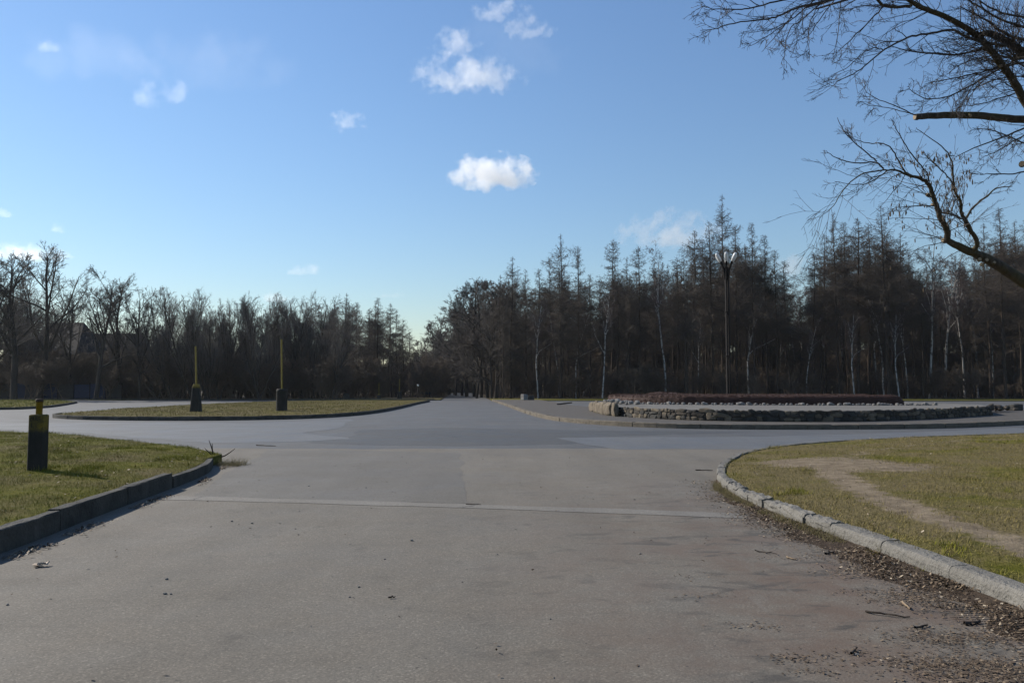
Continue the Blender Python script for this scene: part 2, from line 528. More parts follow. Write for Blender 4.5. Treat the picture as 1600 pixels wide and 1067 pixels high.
def m_blade(name, dry):
    n = NT(name)
    t = n.attr('tint')
    a = n.noise(0.55, 5, 0.65); b = n.noise(3.2, 5, 0.7)
    g = n.ramp(t, [(0.0, (0.115, 0.135, 0.008)), (0.5, (0.20, 0.205, 0.018)), (1.0, (0.31, 0.275, 0.05))])
    st = n.ramp(t, [(0.0, (0.15, 0.12, 0.036)), (1.0, (0.36, 0.29, 0.115))])
    f = n.ramp(n.math('ADD', n.math('ADD', a, n.math('MULTIPLY', b, 0.35)), n.math('MULTIPLY', t, 0.12)), [(0.66 - dry, 0.05), (0.92 - dry, 0.95)])
    return n.out(n.mix(f, g, st), 0.85, None, 0.04)


def m_ground():
    n = NT('forest_floor')
    a = n.noise(0.25, 5, 0.65); b = n.noise(2.2, 6, 0.75); c = n.noise(14, 4, 0.75)
    col = n.ramp(b, [(0.3, (0.055, 0.042, 0.028)), (0.7, (0.115, 0.088, 0.058))])
    col = n.mix(n.ramp(a, [(0.5, 0.0), (0.68, 0.6)]), col, (0.095, 0.09, 0.035))
    col = n.mix(0.5, col, n.ramp(c, [(0.25, 0.25), (0.75, 0.72)]), 'OVERLAY')
    return n.out(col, 0.95, n.bump(b, 0.1), 0.1)


M['ground'] = m_ground()
M['lawn'] = m_lawn('lawn_turf', 0.0)
M['lawn_dry'] = m_lawn('lawn_turf_dry', 0.16)
M['blade'] = m_blade('grass_blade', 0.0)
M['blade_dry'] = m_blade('grass_blade_dry', 0.20)

n = NT('dry_leaf')
t_ = n.attr('tint')
M['leaf'] = n.out(n.ramp(t_, [(0.0, (0.050, 0.034, 0.022)), (0.45, (0.135, 0.093, 0.058)), (0.8, (0.28, 0.205, 0.13)), (1.0, (0.52, 0.43, 0.31))]), 0.75, None, 0.3)

n = NT('soil_crumb')
M['soil'] = n.out(n.ramp(n.noise(9, 6, 0.75), [(0.3, (0.04, 0.028, 0.02)), (0.7, (0.10, 0.075, 0.055))]), 0.95, n.bump(n.noise(30, 4, 0.7), 0.02), 0.1)

n = NT('birch_bark')
oc_ = n.obj()
bz_ = n.noise(3.0, 4, 0.7, vec=oc_, stretch=(1.5, 1.5, 0.9))
M['bark_birch'] = n.out(n.mix(n.ramp(bz_, [(0.49, 0.0), (0.58, 1.0)]), (0.46, 0.435, 0.40), (0.055, 0.046, 0.04)), 0.7, None, 0.3)


# ------------------------------------------------------------------ ground, roads, lawns
gs = 9000.0
gm = mesh_np('ground', [(-gs, -gs, -0.03), (gs, -gs, -0.03), (gs, gs, -0.03), (-gs, gs, -0.03)], np.array([[0, 1, 2, 3]]))
tag(link('ground', gm, None, M['ground']), 'brown forest floor stretching away under the trees', kind='structure')


def fill_poly(name, pts, z, mat, label, skirt=0.0, kind='structure'):
    import bmesh
    bm = bmesh.new()
    vs = [bm.verts.new((p[0], p[1], z)) for p in pts]
    es = [bm.edges.new((vs[i], vs[(i + 1) % len(vs)])) for i in range(len(vs))]
    bmesh.ops.triangle_fill(bm, edges=es, use_beauty=True)
    for f in bm.faces:
        if f.normal.z < 0: f.normal_flip()
    if skirt:
        lo = [bm.verts.new((p[0], p[1], z - skirt)) for p in pts]
        for i in range(len(vs)):
            j = (i + 1) % len(vs)
            bm.faces.new((vs[i], lo[i], lo[j], vs[j]))
    me = bpy.data.meshes.new(name); bm.to_mesh(me); bm.free()
    return tag(link(name, me, None, mat), label, kind=kind)


def road_left(y): return -9.3 - 0.066 * (y - 103)
def road_right(y): return -2.0 - 0.062 * (y - 89.5)

road_pts = [(-150, -20), (150, -20), (150, 93), (road_right(97), 97), (road_right(320), 320), (road_left(320), 320), (road_left(100.5), 100.5), (-30, 100.2), (-52, 101), (-75, 105.5), (-150, 118)]
fill_poly('road', road_pts, 0.0, M['asphalt_far'], 'bluish grey asphalt of the crossroads and the road running to the woods')


def ragged(pts, step, amp, seed):
    P = resample(pts, step, True)
    r = np.random.default_rng(seed)
    k = r.normal(0, amp, (len(P), 2)); k = (k + np.roll(k, 1, 0) + np.roll(k, -1, 0)) / 1.6
    return P + k

near = [(-7, -8), (6, -8), (6, 17), (9.5, 20.6), (7, 21.4), (2, 20.9), (-4, 20.7), (-9, 21.0), (-8, 18)]
fill_poly('near_road', ragged(near, 0.35, 0.05, 3), 0.004, M['asphalt_near'], 'worn brownish grey asphalt in the foreground')
fill_poly('asphalt_patch', ragged([tuple(gr(*p)) for p in ((352, 742), (300, 776), (420, 781), (560, 783), (728, 788), (722, 742), (716, 708), (560, 704), (420, 704))], 0.3, 0.03, 15), 0.0065, M['asphalt_mid'], 'slightly darker asphalt lane left of the centre seam')
fill_poly('asphalt_strip', ragged([(-5.1, 11.75), (-0.87, 10.98), (2.95, 10.1), (2.9, 9.72), (-0.9, 10.62), (-5.15, 11.36)], 0.22, 0.018, 5), 0.008, M['strip'], 'pale repaved strip crossing the near road')
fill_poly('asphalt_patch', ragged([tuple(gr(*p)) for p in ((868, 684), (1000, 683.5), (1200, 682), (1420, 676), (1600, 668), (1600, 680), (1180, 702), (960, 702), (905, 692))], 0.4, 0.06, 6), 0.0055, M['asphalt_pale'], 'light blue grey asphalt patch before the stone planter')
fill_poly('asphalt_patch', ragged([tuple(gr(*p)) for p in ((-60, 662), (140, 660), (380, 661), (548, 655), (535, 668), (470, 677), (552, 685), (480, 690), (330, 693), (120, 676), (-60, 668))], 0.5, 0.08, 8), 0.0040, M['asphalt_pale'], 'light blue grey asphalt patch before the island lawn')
fill_poly('asphalt_patch', ragged([tuple(gr(*p)) for p in ((560, 672), (700, 668), (900, 672), (1180, 675), (1000, 681), (865, 683), (900, 693), (720, 697), (560, 695), (475, 691), (548, 685))], 0.4, 0.07, 9), 0.0025, M['asphalt_dark'], 'dark grey asphalt band across the middle of the crossroads')
fill_poly('verge', [(road_right(97.2), 97.2), (20, 95.5), (150, 93.2), (150, 109), (30, 110), (road_right(112) + 0.3, 112)], 0.10, M['lawn'], 'thin grass verge before the wood', skirt=0.12)
fill_poly('verge', [(road_left(100.7) - 0.1, 100.7), (road_left(116), 116), (-40, 112), (-150, 130), (-150, 118.2), (-75, 105.8), (-52, 101.3), (-30, 100.5)], 0.10, M['lawn_dry'], 'dry verge behind the back kerb on the left', skirt=0.12)


def lawn(name, poly, centre, h, mat, label, dirt=None, step=0.35, rings=50, crown=0.1):
    B = resample(poly, step, True)
    c = np.array(centre)
    s = np.concatenate([[1.0], np.linspace(0.995, 0.02, rings)])
    V = []; nB = len(B)
    for k, sk in enumerate(s):
        P = c + (B - c) * sk
        z = h + crown * (1 - sk ** 2) + (vnoise(P, 1.3, 1) - 0.5) * 0.05 + (vnoise(P, 0.4, 2) - 0.5) * 0.025
        if sk > 0.99: z = np.full(nB, h - 0.02)
        V.append(np.column_stack([P, z]))
    V.insert(0, np.column_stack([B, np.full(nB, -0.02)]))
    V = np.concatenate(V)
    K = len(s) + 1
    idx = np.arange(K * nB).reshape(K, nB)
    a = idx[:-1]; b = np.roll(a, -1, 1); d = idx[1:]; e = np.roll(d, -1, 1)
    F = np.stack([a, b, e, d], -1).reshape(-1, 4)
    F2 = idx[-1][None]
    # orientation: want normals up
    area = 0.5 * np.sum(B[:, 0] * np.roll(B[:, 1], -1) - np.roll(B[:, 0], -1) * B[:, 1])
    if area < 0: F = F[:, ::-1]; F2 = F2[:, ::-1]
    D = np.zeros(len(V)) if dirt is None else dirt(V[:, :2])
    o = link(name, mesh_np(name, V, [F, F2], True, {'dirt': D}), None, mat)
    return tag(o, label, kind='structure')


def lawn_z(P, h, crown, centre, poly):
    """approximate height of the lawn sheet under the points"""
    B = resample(poly, 0.5, True); c = np.array(centre)
    ang = np.arctan2(B[:, 1] - c[1], B[:, 0] - c[0]); r = np.linalg.norm(B - c, axis=1)
    o = np.argsort(ang); q = np.arctan2(P[:, 1] - c[1], P[:, 0] - c[0])
    R = np.interp(q, ang[o], r[o], period=2 * PI)
    sk = np.minimum(1, np.linalg.norm(P - c, axis=1) / R)
    return h + crown * (1 - sk ** 2) + (vnoise(P, 1.3, 1) - 0.5) * 0.05 + (vnoise(P, 0.4, 2) - 0.5) * 0.025


K_LEFT = smooth_path([(-4.75, 2.0), (-4.93, 7.78), (-5.1, 9.16), (-5.3, 11.08), (-5.42, 12.6)], 2)
K_LEFT2 = smooth_path([(-5.42, 12.6), (-5.52, 13.6), (-5.72, 14.9), (-6.08, 16.0)], 2)
K_RIGHT = smooth_path([(3.75, 1.5), (3.64, 5.65), (3.6, 6.24), (3.55, 7.07), (3.46, 8.09), (3.38, 8.8), (3.28, 10.23), (3.27, 11.6), (3.38, 12.87), (3.6, 14.0), (4.13, 15.72), (5.45, 18.65), (7.8, 21.3), (11.5, 23.6), (16.8, 25.9), (30, 29.3), (60, 34)], 2)
K_ISL = smooth_path([(-25.6, 44.5), (-24.9, 42.4), (-23.2, 40.6), (-20.43, 38.9), (-15.4, 38.2), (-11.6, 39.8), (-9.9, 42.2), (-8.9, 46.0), (-8.5, 52), (-8.65, 61.5), (-9.3, 78), (-9.4, 88), (-9.6, 92)], 2)
K_ISLB = smooth_path([(-9.6, 92), (-12, 93.2), (-20, 92.2), (-26, 86), (-27.5, 74), (-27.6, 60), (-26.6, 50), (-25.6, 44.5)], 2)
K_PLAZA = smooth_path([(-2.45, 96.5), (-1.95, 89.5), (-0.1, 63.5), (0.9, 48), (1.85, 38.9), (3.3, 34.8), (5.17, 32.0), (7.4, 30.7), (9.9, 30.3), (15.0, 30.6), (18.1, 31.6), (22.5, 34.3), (28, 38.5), (32.3, 45), (33.8, 53), (31.5, 62), (25, 70)], 2)
K_FARL = smooth_path([(-60, 52), (-36.6, 56.3), (-36.6, 61.5), (-40, 70), (-45.4, 82), (-47, 85)], 2)
K_BACK = smooth_path([(-110, 111.5), (-75, 105.6), (-52, 101.1), (-30, 100.3), (-9.9, 100.6)], 2)

def offset(path, d):
    P = np.asarray(path, float); T = np.gradient(P, axis=0); T /= np.linalg.norm(T, axis=1, keepdims=True)
    return P + np.column_stack([-T[:, 1], T[:, 0]]) * d

L_LEFT = np.vstack([offset(K_LEFT, .10), offset(K_LEFT2, .08)[1:], [(-6.2, 16.9), (-7.7, 18.9), (-10.0, 21.0), (-13.3, 23.9), (-16.3, 25.6), (-25, 29), (-45, 33), (-45, 2)]])
L_RIGHT = np.vstack([offset(K_RIGHT, -.12), [(60, 1.5)]])
L_ISL = np.vstack([offset(K_ISL, .1), K_ISLB[1:-1]])
L_FARL = np.vstack([offset(K_FARL, .1), [(-56, 96), (-95, 103), (-110, 80), (-90, 52)]])
C_LEFT, C_RIGHT, C_ISL, C_FARL = (-19, 14), (24, 16), (-17.5, 60), (-68, 76)

DIRT_LINE = [tuple(gr(*p, 0.2)) for p in ((1255, 722), (1300, 735), (1345, 762), (1405, 786), (1475, 809), (1560, 834), (1640, 858), (1760, 900))]
DIRT_BLOB = [tuple(gr(*p, 0.2)) for p in ((1270, 722), (1310, 722), (1350, 728))]
DIRT_LINE2 = [tuple(gr(*p, 0.2)) for p in ((1300, 722), (1360, 706), (1440, 697), (1520, 690))]

def dirt_right(P):
    a = .80 - dist_poly(P, DIRT_LINE) / 0.50
    b = 1 - dist_poly(P, DIRT_BLOB) / 1.45
    c = 0.25 - dist_poly(P, DIRT_LINE2) / 1.5
    return np.clip(np.maximum(np.maximum(a, b), c) * 0.9 + 0.25, 0, 1.2)

def dirt_left(P):
    return np.clip(0.35 - dist_poly(P, np.vstack([K_LEFT, K_LEFT2])) / 0.5, 0, 1)

lawn('lawn', L_LEFT, C_LEFT, 0.20, M['lawn'], 'green lawn behind the tall dark kerb on the left', dirt_left, crown=0.12)
lawn('lawn', L_RIGHT, C_RIGHT, 0.13, M['lawn_dry'], 'patchy lawn with a trodden bare path on the right', dirt_right, rings=80, step=0.3, crown=0.30)
lawn('lawn', L_ISL, C_ISL, 0.17, M['lawn_dry'], 'long island lawn carrying the yellow poles', None, step=0.6, rings=30, crown=0.06)
lawn('lawn', L_FARL, C_FARL, 0.15, M['lawn'], 'small lawn at the far left before the blue fence', None, step=0.8, rings=20, crown=0.05)


def blades(name, poly, h, crown, centre, box, dens, size, width, mat, label, dirt=None, seed=0, fade=None, cull=True, clump=None):
    r = np.random.default_rng(100 + seed)
    x0, x1, y0, y1 = box
    N = int((x1 - x0) * (y1 - y0) * dens)
    P = np.column_stack([r.uniform(x0, x1, N), r.uniform(y0, y1, N)])
    P = P[inside(P, poly)]
    if cull:
        P = P[(np.abs(P[:, 0]) < 0.70 * P[:, 1] + 2.0)]
    dn = vnoise(P, 0.35, 5) * 0.6 + vnoise(P, 1.2, 6) * 0.5
    keep = r.uniform(0, 1, len(P)) < np.clip(dn * 1.3, 0.12, 1)
    if clump: keep = r.uniform(0, 1, len(P)) < np.clip((vnoise(P, .33, 31 + seed) * .6 + vnoise(P, 1.1, 32 + seed) * .4 - clump) * 9, 0, 1)
    if fade: keep &= r.uniform(0, 1, len(P)) < np.clip(fade / np.maximum(P[:, 1], 1), 0, 1) ** 1.2
    if dirt is not None:
        d = dirt(P) + (vnoise(P, 0.45, 7) - 0.5) * 0.7
        keep &= r.uniform(0, 1, len(P)) > np.clip((d - 0.34) * 2.0, 0, 0.97)
    P = P[keep]; N = len(P)
    z = lawn_z(P, h, crown, centre, poly) - 0.008
    L = size * r.uniform(0.45, 1.3, N) * (0.7 + 0.7 * vnoise(P, 0.5, 8))
    a = r.uniform(0, 2 * PI, N); lean = r.uniform(0.2, 1.25, N)
    wd = width * r.uniform(0.6, 1.3, N)
    b = a + PI / 2 + r.normal(0, 0.4, N)
    base = np.column_stack([P, z])
    w = np.column_stack([np.cos(b), np.sin(b), np.zeros(N)]) * (wd / 2)[:, None]
    tip = base + np.column_stack([np.cos(a) * np.sin(lean) * L, np.sin(a) * np.sin(lean) * L, np.cos(lean) * L])
    V = np.stack([base - w, base + w, tip], 1).reshape(-1, 3)
    F = np.arange(3 * N).reshape(N, 3)
    t = np.repeat(np.clip(r.normal(0.5, 0.25, N), 0, 1), 3)
    o = link(name, mesh_np(name, V, F, False, {'tint': t}), None, mat)
    tag(o, label, kind='stuff')
    return o

blades('grass', L_LEFT, 0.20, 0.12, C_LEFT, (-20, -4.6, 6, 29), 1500, 0.055, 0.006, M['blade'], 'short green grass of the left lawn', dirt_left, 1, fade=13)
blades('grass', L_RIGHT, 0.13, 0.30, C_RIGHT, (3.2, 24, 4, 29), 1500, 0.05, 0.006, M['blade_dry'], 'short dry grass of the right lawn', dirt_right, 2, fade=10)
blades('grass', L_LEFT, 0.20, 0.12, C_LEFT, (-20, -4.6, 6, 29), 2200, 0.085, 0.007, M['blade'], 'darker longer tufts in the left lawn', dirt_left, 11, fade=13, clump=.66)
blades('grass', L_RIGHT, 0.13, 0.30, C_RIGHT, (3.2, 24, 4, 29), 2200, 0.085, 0.007, M['blade'], 'greener longer tufts in the right lawn', dirt_right, 12, fade=11, clump=.73)
blades('grass', L_ISL, 0.17, 0.06, C_ISL, (-29, -8, 37, 94), 110, 0.08, 0.025, M['blade_dry'], 'sunlit grass of the island lawn', None, 3, fade=55)
blades('grass', L_FARL, 0.15, 0.05, C_FARL, (-100, -35, 50, 104), 25, 0.12, 0.05, M['blade'], 'grass of the small far left lawn', None, 4)


# ------------------------------------------------------------------ kerbs
def kerb(path, w, h, ln, mat, label, side=1, rough=0.006, bev=0.03, tilt=0.01, top_j=0.008, nseg=4, gap=0.008, base=-0.05):
    root = link('kerb', None)
    tag(root, label, kind='structure')
    P = np.asarray(path, float)
    s = np.concatenate([[0], np.cumsum(np.linalg.norm(np.diff(P, axis=0), axis=1))])
    n = max(1, int(round(s[-1] / ln)))
    edges = np.linspace(0, s[-1], n + 1)
    if n > 3: edges[1:-1] += np.array([random.uniform(-.12, .12) * ln for _ in range(n - 1)])
    ip = lambda q: np.array([np.interp(q, s, P[:, 0]), np.interp(q, s, P[:, 1])])
    for i in range(n):
        q = np.linspace(edges[i] + gap, edges[i + 1] - gap, nseg + 1)
        dz, dl, dh = random.uniform(-top_j, top_j), random.uniform(-tilt, tilt), random.uniform(-top_j, top_j)
        prof0 = [(0, base), (0, h * .5), (0, h - bev), (bev * .12, h - bev * .55), (bev * .45, h - bev * .15), (bev, h), (w * .6, h), (w - .01, h), (w, h - .012), (w, base)]
        V = []; mP = len(prof0)
        for k, qq in enumerate(q):
            c = ip(qq); t = ip(min(qq + .05, s[-1])) - ip(max(qq - .05, 0)); t /= np.linalg.norm(t) + 1e-9
            nn = np.array([-t[1], t[0]]) * side
            u = k / nseg
            for (a, z) in prof0:
                rr = rough if z > 0 else 0
                p = c + nn * (a + dl + random.uniform(-rr, rr))
                V.append((p[0], p[1], z + (dz + dh * (u - .5) + random.uniform(-rr, rr) if z > 0 else 0)))
        F = []
        for k in range(nseg):
            for j in range(mP - 1):
                a = k * mP + j
                f = (a, a + 1, a + mP + 1, a + mP)
                F.append(f if side < 0 else f[::-1])
        F.append(tuple(range(mP))[::-1] if side < 0 else tuple(range(mP)))
        F.append(tuple(nseg * mP + j for j in range(mP)) if side < 0 else tuple(nseg * mP + j for j in range(mP))[::-1])
        me = bpy.data.meshes.new('kerb_stone'); me.from_pydata(V, [], F); me.update()
        link('kerb_stone', me, root, mat)
    return root

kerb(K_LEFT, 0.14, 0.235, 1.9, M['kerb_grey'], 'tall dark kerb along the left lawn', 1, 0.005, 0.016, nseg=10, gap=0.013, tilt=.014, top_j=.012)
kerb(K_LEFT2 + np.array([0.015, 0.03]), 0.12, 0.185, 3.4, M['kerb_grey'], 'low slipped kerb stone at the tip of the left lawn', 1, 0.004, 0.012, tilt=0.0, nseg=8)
i0 = int(np.argmin(np.abs(K_RIGHT[:, 1] - 8.6)))
i1 = int(np.argmin(np.abs(K_RIGHT[:, 1] - 12.8)))
kerb(K_RIGHT[:i0 + 1], 0.20, 0.155, 1.0, M['kerb_pale'], 'pale rounded kerb along the near edge of the right lawn', -1, 0.0035, 0.055, nseg=8)
kerb(K_RIGHT[i0:i1 + 1], 0.17, 0.15, 0.62, M['kerb_pale'], 'crumbling middle run of the right kerb with broken stones', -1, 0.013, 0.055, tilt=0.02, top_j=0.02, nseg=6)
kerb(K_RIGHT[i1:], 0.15, 0.135, 0.95, M['kerb_pale'], 'curved kerb round the far corner of the right lawn', -1, 0.006, 0.03, nseg=4)
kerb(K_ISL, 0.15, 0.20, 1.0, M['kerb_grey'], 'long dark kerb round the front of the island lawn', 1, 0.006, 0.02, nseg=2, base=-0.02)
kerb(K_PLAZA, 0.28, 0.19, 1.0, M['kerb_plaza'], 'sandy kerb of the pavement round the stone planter', 1, 0.008, 0.03, nseg=2, tilt=0.02, base=-0.02)
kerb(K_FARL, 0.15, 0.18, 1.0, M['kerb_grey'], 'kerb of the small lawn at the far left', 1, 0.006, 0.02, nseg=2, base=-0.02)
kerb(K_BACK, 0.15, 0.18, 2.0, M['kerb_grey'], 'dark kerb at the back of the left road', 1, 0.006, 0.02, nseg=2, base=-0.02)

# pavement round the planter
PL = np.vstack([offset(K_PLAZA, .15), [(18, 73), (9.5, 70), (6.0, 60), (4.9, 66), (4.3, 83), (3.2, 95)]])
fill_poly('pavement', PL, 0.165, M['pave'], 'brownish grey pavement around the stone planter', skirt=0.17)

# ------------------------------------------------------------------ stone planter
WALL = np.array([(5.15, 50.0), (5.05, 45.0), (5.35, 39.9), (6.6, 36.8), (8.3, 34.5), (11.0, 33.5), (14.0, 33.3), (17.3, 34.9), (20.4, 37.2), (25.4, 41.6)])
WALL_IN = smooth_path(WALL, 1)
WH0, WH1 = 0.165, 0.62
planter = link('stone_wall', None)
tag(planter, 'low rough stone wall of the raised planter with pale left end', 'stone wall')
TERR = np.vstack([WALL_IN, [(27.5, 46), (27.5, 54), (24, 60), (15, 63), (8, 60), (5.6, 55)]])

# mortar core, set back from the stone faces
wc = resample(WALL_IN, 0.4)
o1, o2 = offset(wc, 0.045), offset(wc, 0.40)
nW = len(wc)
V = np.concatenate([np.column_stack([o1, np.full(nW, WH0 - .03)]), np.column_stack([o1, np.full(nW, WH1 - .03)]), np.column_stack([o2, np.full(nW, WH1 - .03)]), np.column_stack([o2, np.full(nW, WH0 - .03)])])
ii = np.arange(nW - 1)
F = np.concatenate([np.stack([ii + a * nW, ii + 1 + a * nW, ii + 1 + b * nW, ii + b * nW], 1) for a, b in ((0, 1), (1, 2), (2, 3))])
link('wall_core', mesh_np('wall_core', V, [F, np.array([[0, nW, 2 * nW, 3 * nW], [nW - 1, 2 * nW - 1, 3 * nW - 1, 4 * nW - 1]])]), planter, M['mortar'])

def rock_mesh(name, seed, sx, sy, sz, amp=0.2, sub=2):
    import bmesh
    r = random.Random(seed)
    bm = bmesh.new(); bmesh.ops.create_icosphere(bm, subdivisions=sub, radius=1)
    off = Vector((r.uniform(0, 50), r.uniform(0, 50), r.uniform(0, 50)))
    from mathutils import noise
    for v in bm.verts:
        p = v.co.copy()
        q = Vector([math.copysign(abs(c) ** 0.62, c) for c in p])
        q *= 1 + amp * noise.noise(p * 1.6 + off) + amp * 0.5 * noise.noise(p * 3.7 + off)
        v.co = Vector((q.x * sx, q.y * sy, q.z * sz))
    me = bpy.data.meshes.new(name); bm.to_mesh(me); bm.free()
    return me

rocks = [rock_mesh('stone', k, 0.5, 0.5, 0.5, 0.22, 1) for k in range(9)]
for k, me in enumerate(rocks): me.materials.append((M['stone_a'], M['stone_b'], M['stone_c'])[k % 3])
sW = np.concatenate([[0], np.cumsum(np.linalg.norm(np.diff(wc, axis=0), axis=1))])
nst = 0
row_z = [(WH0 - 0.01, 0.20), (WH0 + 0.18, 0.16), (WH0 + 0.33, 0.14)]
for rz_, rh in row_z:
    q = 0.1
    while q < sW[-1] - 0.05 and nst < 300:
        ln = random.choice((random.uniform(.16, .34), random.uniform(.3, .75)))
        if sW[-1] - q < 0.7: ln = min(ln, sW[-1] - q)
        c = np.array([np.interp(q + ln / 2, sW, o1[:, 0]), np.interp(q + ln / 2, sW, o1[:, 1])])
        t = np.array([np.interp(q + ln, sW, o1[:, 0]) - np.interp(q, sW, o1[:, 0]), np.interp(q + ln, sW, o1[:, 1]) - np.interp(q, sW, o1[:, 1])])
        o = bpy.data.objects.new('stone', random.choice(rocks)); COL.objects.link(o); o.parent = planter
        hh = rh * random.uniform(0.9, 1.2)
        o.location = (c[0], c[1], rz_ + rh / 2 + random.uniform(-.035, .035))
        o.rotation_euler = (random.uniform(-.12, .12), random.uniform(-.15, .15), math.atan2(t[1], t[0]) + random.choice((0, PI)))
        o.scale = (ln * 1.04, random.uniform(0.10, 0.16), hh * random.choice((1, 1, 1.1, 1.45)))
        q += ln; nst += 1
# tall pale boulders forming the left end
for (bx, by, sz, h_) in ((4.95, 48.2, .8, .66), (4.95, 46.4, 0.85, 0.72), (4.95, 44.6, .85, .68), (4.98, 42.9, 0.8, 0.76), (5.05, 41.3, 0.75, 0.72), (5.25, 40.1, 0.55, 0.78)):
    me = rock_mesh('stone', int(bx * 100 + by * 7), 0.5, 0.5, 0.5, 0.2, 2); me.materials.append(M['stone_b'])
    o = bpy.data.objects.new('stone', me); COL.objects.link(o); o.parent = planter
    o.location = (bx, by, WH0 + h_ / 2 - 0.05); o.scale = (0.35, sz * 2.0, h_); o.rotation_euler = (0, 0, random.uniform(-.1, .1))
fill_poly('terrace', offset(np.vstack([TERR, TERR[:1]]), 0.10)[:-1], WH1, M['terrace'], 'pale concrete terrace on top of the raised planter')

# white edging stones in front of the hedge
wrock = [rock_mesh('edging_stone', 40 + k, 0.5, 0.5, 0.5, 0.25, 1) for k in range(6)]
for me in wrock: me.materials.append(M['white_stone'])
EDGE = smooth_path([(6.4, 52.0), (6.7, 49.5), (8.2, 47.0), (11, 45.3), (15, 44.2), (19, 43.9), (22.2, 44.2), (24.2, 44.8)], 2)
EP = resample(EDGE, 0.21)
for k, p in enumerate(EP):
    if random.random() < 0.1: continue
    o = bpy.data.objects.new('edging_stone', random.choice(wrock)); COL.objects.link(o)
    sc = random.choice((random.uniform(0.10, 0.18), random.uniform(.14, .26)))
    o.location = (p[0] + random.uniform(-.08, .08), p[1] + random.uniform(-.12, .12), WH1 + sc * 0.32)
    o.scale = (sc * random.uniform(.9, 1.5), sc, sc * random.uniform(.7, 1)); o.rotation_euler = (0, 0, random.uniform(0, 6))
    tag(o, 'whitewashed edging stone in the row at the foot of the hedge', 'stone', 'whitewashed stones edging the hedge')
for k in range(16):      # heap of white stones at the left corner of the planter
    o = bpy.data.objects.new('edging_stone', random.choice(wrock)); COL.objects.link(o)
    sc = random.uniform(0.18, 0.36)
    o.location = (random.uniform(5.6, 6.9), random.uniform(42, 49), WH1 + sc * 0.4 + random.uniform(0, .12))
    o.scale = (sc, sc * 1.2, sc * .8); o.rotation_euler = (random.uniform(-.3, .3), 0, random.uniform(0, 6))
    tag(o, 'whitewashed stone heaped on the left corner of the planter', 'stone', 'white stones on the planter corner')


def hedge(path, w, h, label, seed, ntw=9000, endr=0.5):
    r = np.random.default_rng(seed)
    P = resample(path, 0.35); n_ = len(P); m_ = 9
    T = np.gradient(P, axis=0); T /= np.linalg.norm(T, axis=1, keepdims=True); Nn = np.column_stack([-T[:, 1], T[:, 0]])
    L = np.arange(n_) * 0.35; tot = L[-1]
    e = np.clip(np.minimum(L, tot - L) / endr, 0.05, 1) ** 0.5
    ang = np.linspace(0, PI, m_)
    V = []
    for k in range(n_):
        hh = h(L[k] / tot) if callable(h) else h
        for a in ang:
            x = math.copysign(abs(math.cos(a)) ** 0.45, math.cos(a)) * w / 2 * e[k]; z = math.sin(a) ** 0.45 * hh * e[k]
            V.append((*(P[k] + Nn[k] * x), WH1 - 0.01 + z))
    V = np.array(V)
    V[:, :3] += r.normal(0, 0.018, V.shape)
    idx = np.arange(n_ * m_).reshape(n_, m_)
    F = np.stack([idx[:-1, :-1], idx[1:, :-1], idx[1:, 1:], idx[:-1, 1:]], -1).reshape(-1, 4)
    root = link('hedge', None); tag(root, label, 'hedge')
    link('hedge_body', mesh_np('hedge_body', V * np.array([1, 1, 1]), F, True), root, M['hedge'])
    # twigs bristling from the surface
    f = r.integers(0, len(F), ntw)
    q = r.dirichlet((1, 1, 1, 1), ntw)
    c = (V[F[f]] * q[:, :, None]).sum(1)
    ctr = np.column_stack([P[np.minimum(f // (m_ - 1), n_ - 1)], np.full(ntw, WH1)])
    d = norm(norm(c - ctr) * 0.7 + np.array([0, 0, 0.9]) + r.normal(0, .45, (ntw, 3)))
    ln = r.uniform(0.02, 0.09, ntw)
    Q = np.stack([c - d * .05, c + d * ln[:, None]], 1)
    tw = link('hedge_twigs', tubes_mesh('hedge_twigs', [(Q, np.tile([0.011, 0.004], (ntw, 1)), 3)]), root, M['hedge'])
    tw['kind'] = 'stuff'
    return root

hedge(smooth_path([(6.9, 53.5), (7.6, 50.3), (9.2, 48.2), (12, 46.6), (15.5, 45.6), (19, 45.2), (22.6, 45.5)], 2), 1.3, 0.56, 'long low clipped reddish brown hedge along the planter front', 11, 11000)
hedge(smooth_path([(8.6, 56), (12, 54.5), (16, 53), (20, 52), (24.5, 52)], 2), 1.6, lambda t: 0.56 + 0.13 * math.exp(-((t - 0.12) / 0.07) ** 2), 'taller reddish brown hedge row behind the front hedge', 12, 8000, 1.2)

# rubble and block at the right end of the planter
rub = link('rubble_pile', None, loc=(28.2, 46.5, 0.165)); tag(rub, 'pile of pale broken stones at the right end of the planter', 'rubble')
rr = [rock_mesh('stone', 70 + k, 0.5, 0.5, 0.5, 0.3, 1) for k in range(5)]
for me in rr: me.materials.append(M['stone_a'])
for k in range(54):
    t = k / 53
    o = bpy.data.objects.new('stone', random.choice(rr)); COL.objects.link(o); o.parent = rub
    sc = random.uniform(0.12, 0.36)
    o.location = (-1.6 + 3.6 * t + random.gauss(0, .25), -1.6 + 3.2 * t + random.gauss(0, .45), sc * .4 + random.uniform(0, .28) * (1 - abs(t - .45)))
    o.scale = (sc * random.uniform(.8, 1.6), sc, sc * .8); o.rotation_euler = (random.uniform(-.4, .4), random.uniform(-.4, .4), random.uniform(0, 6))
b = MB(); b.box((0, 0, .2), (0.75, 0.5, 0.42), 0.3, 1.0, 0.05, 0.04)
blk = b.build('concrete_block', M['stone_c'], None, loc=(32.0, 50.0, 0.165)); tag(blk, 'dark broken concrete block beside the rubble pile', 'concrete block')
b = MB(); b.box((0, 0, .34), (0.6, 0.7, 0.68), 0.55, 1.0, 0.03, 0.01)
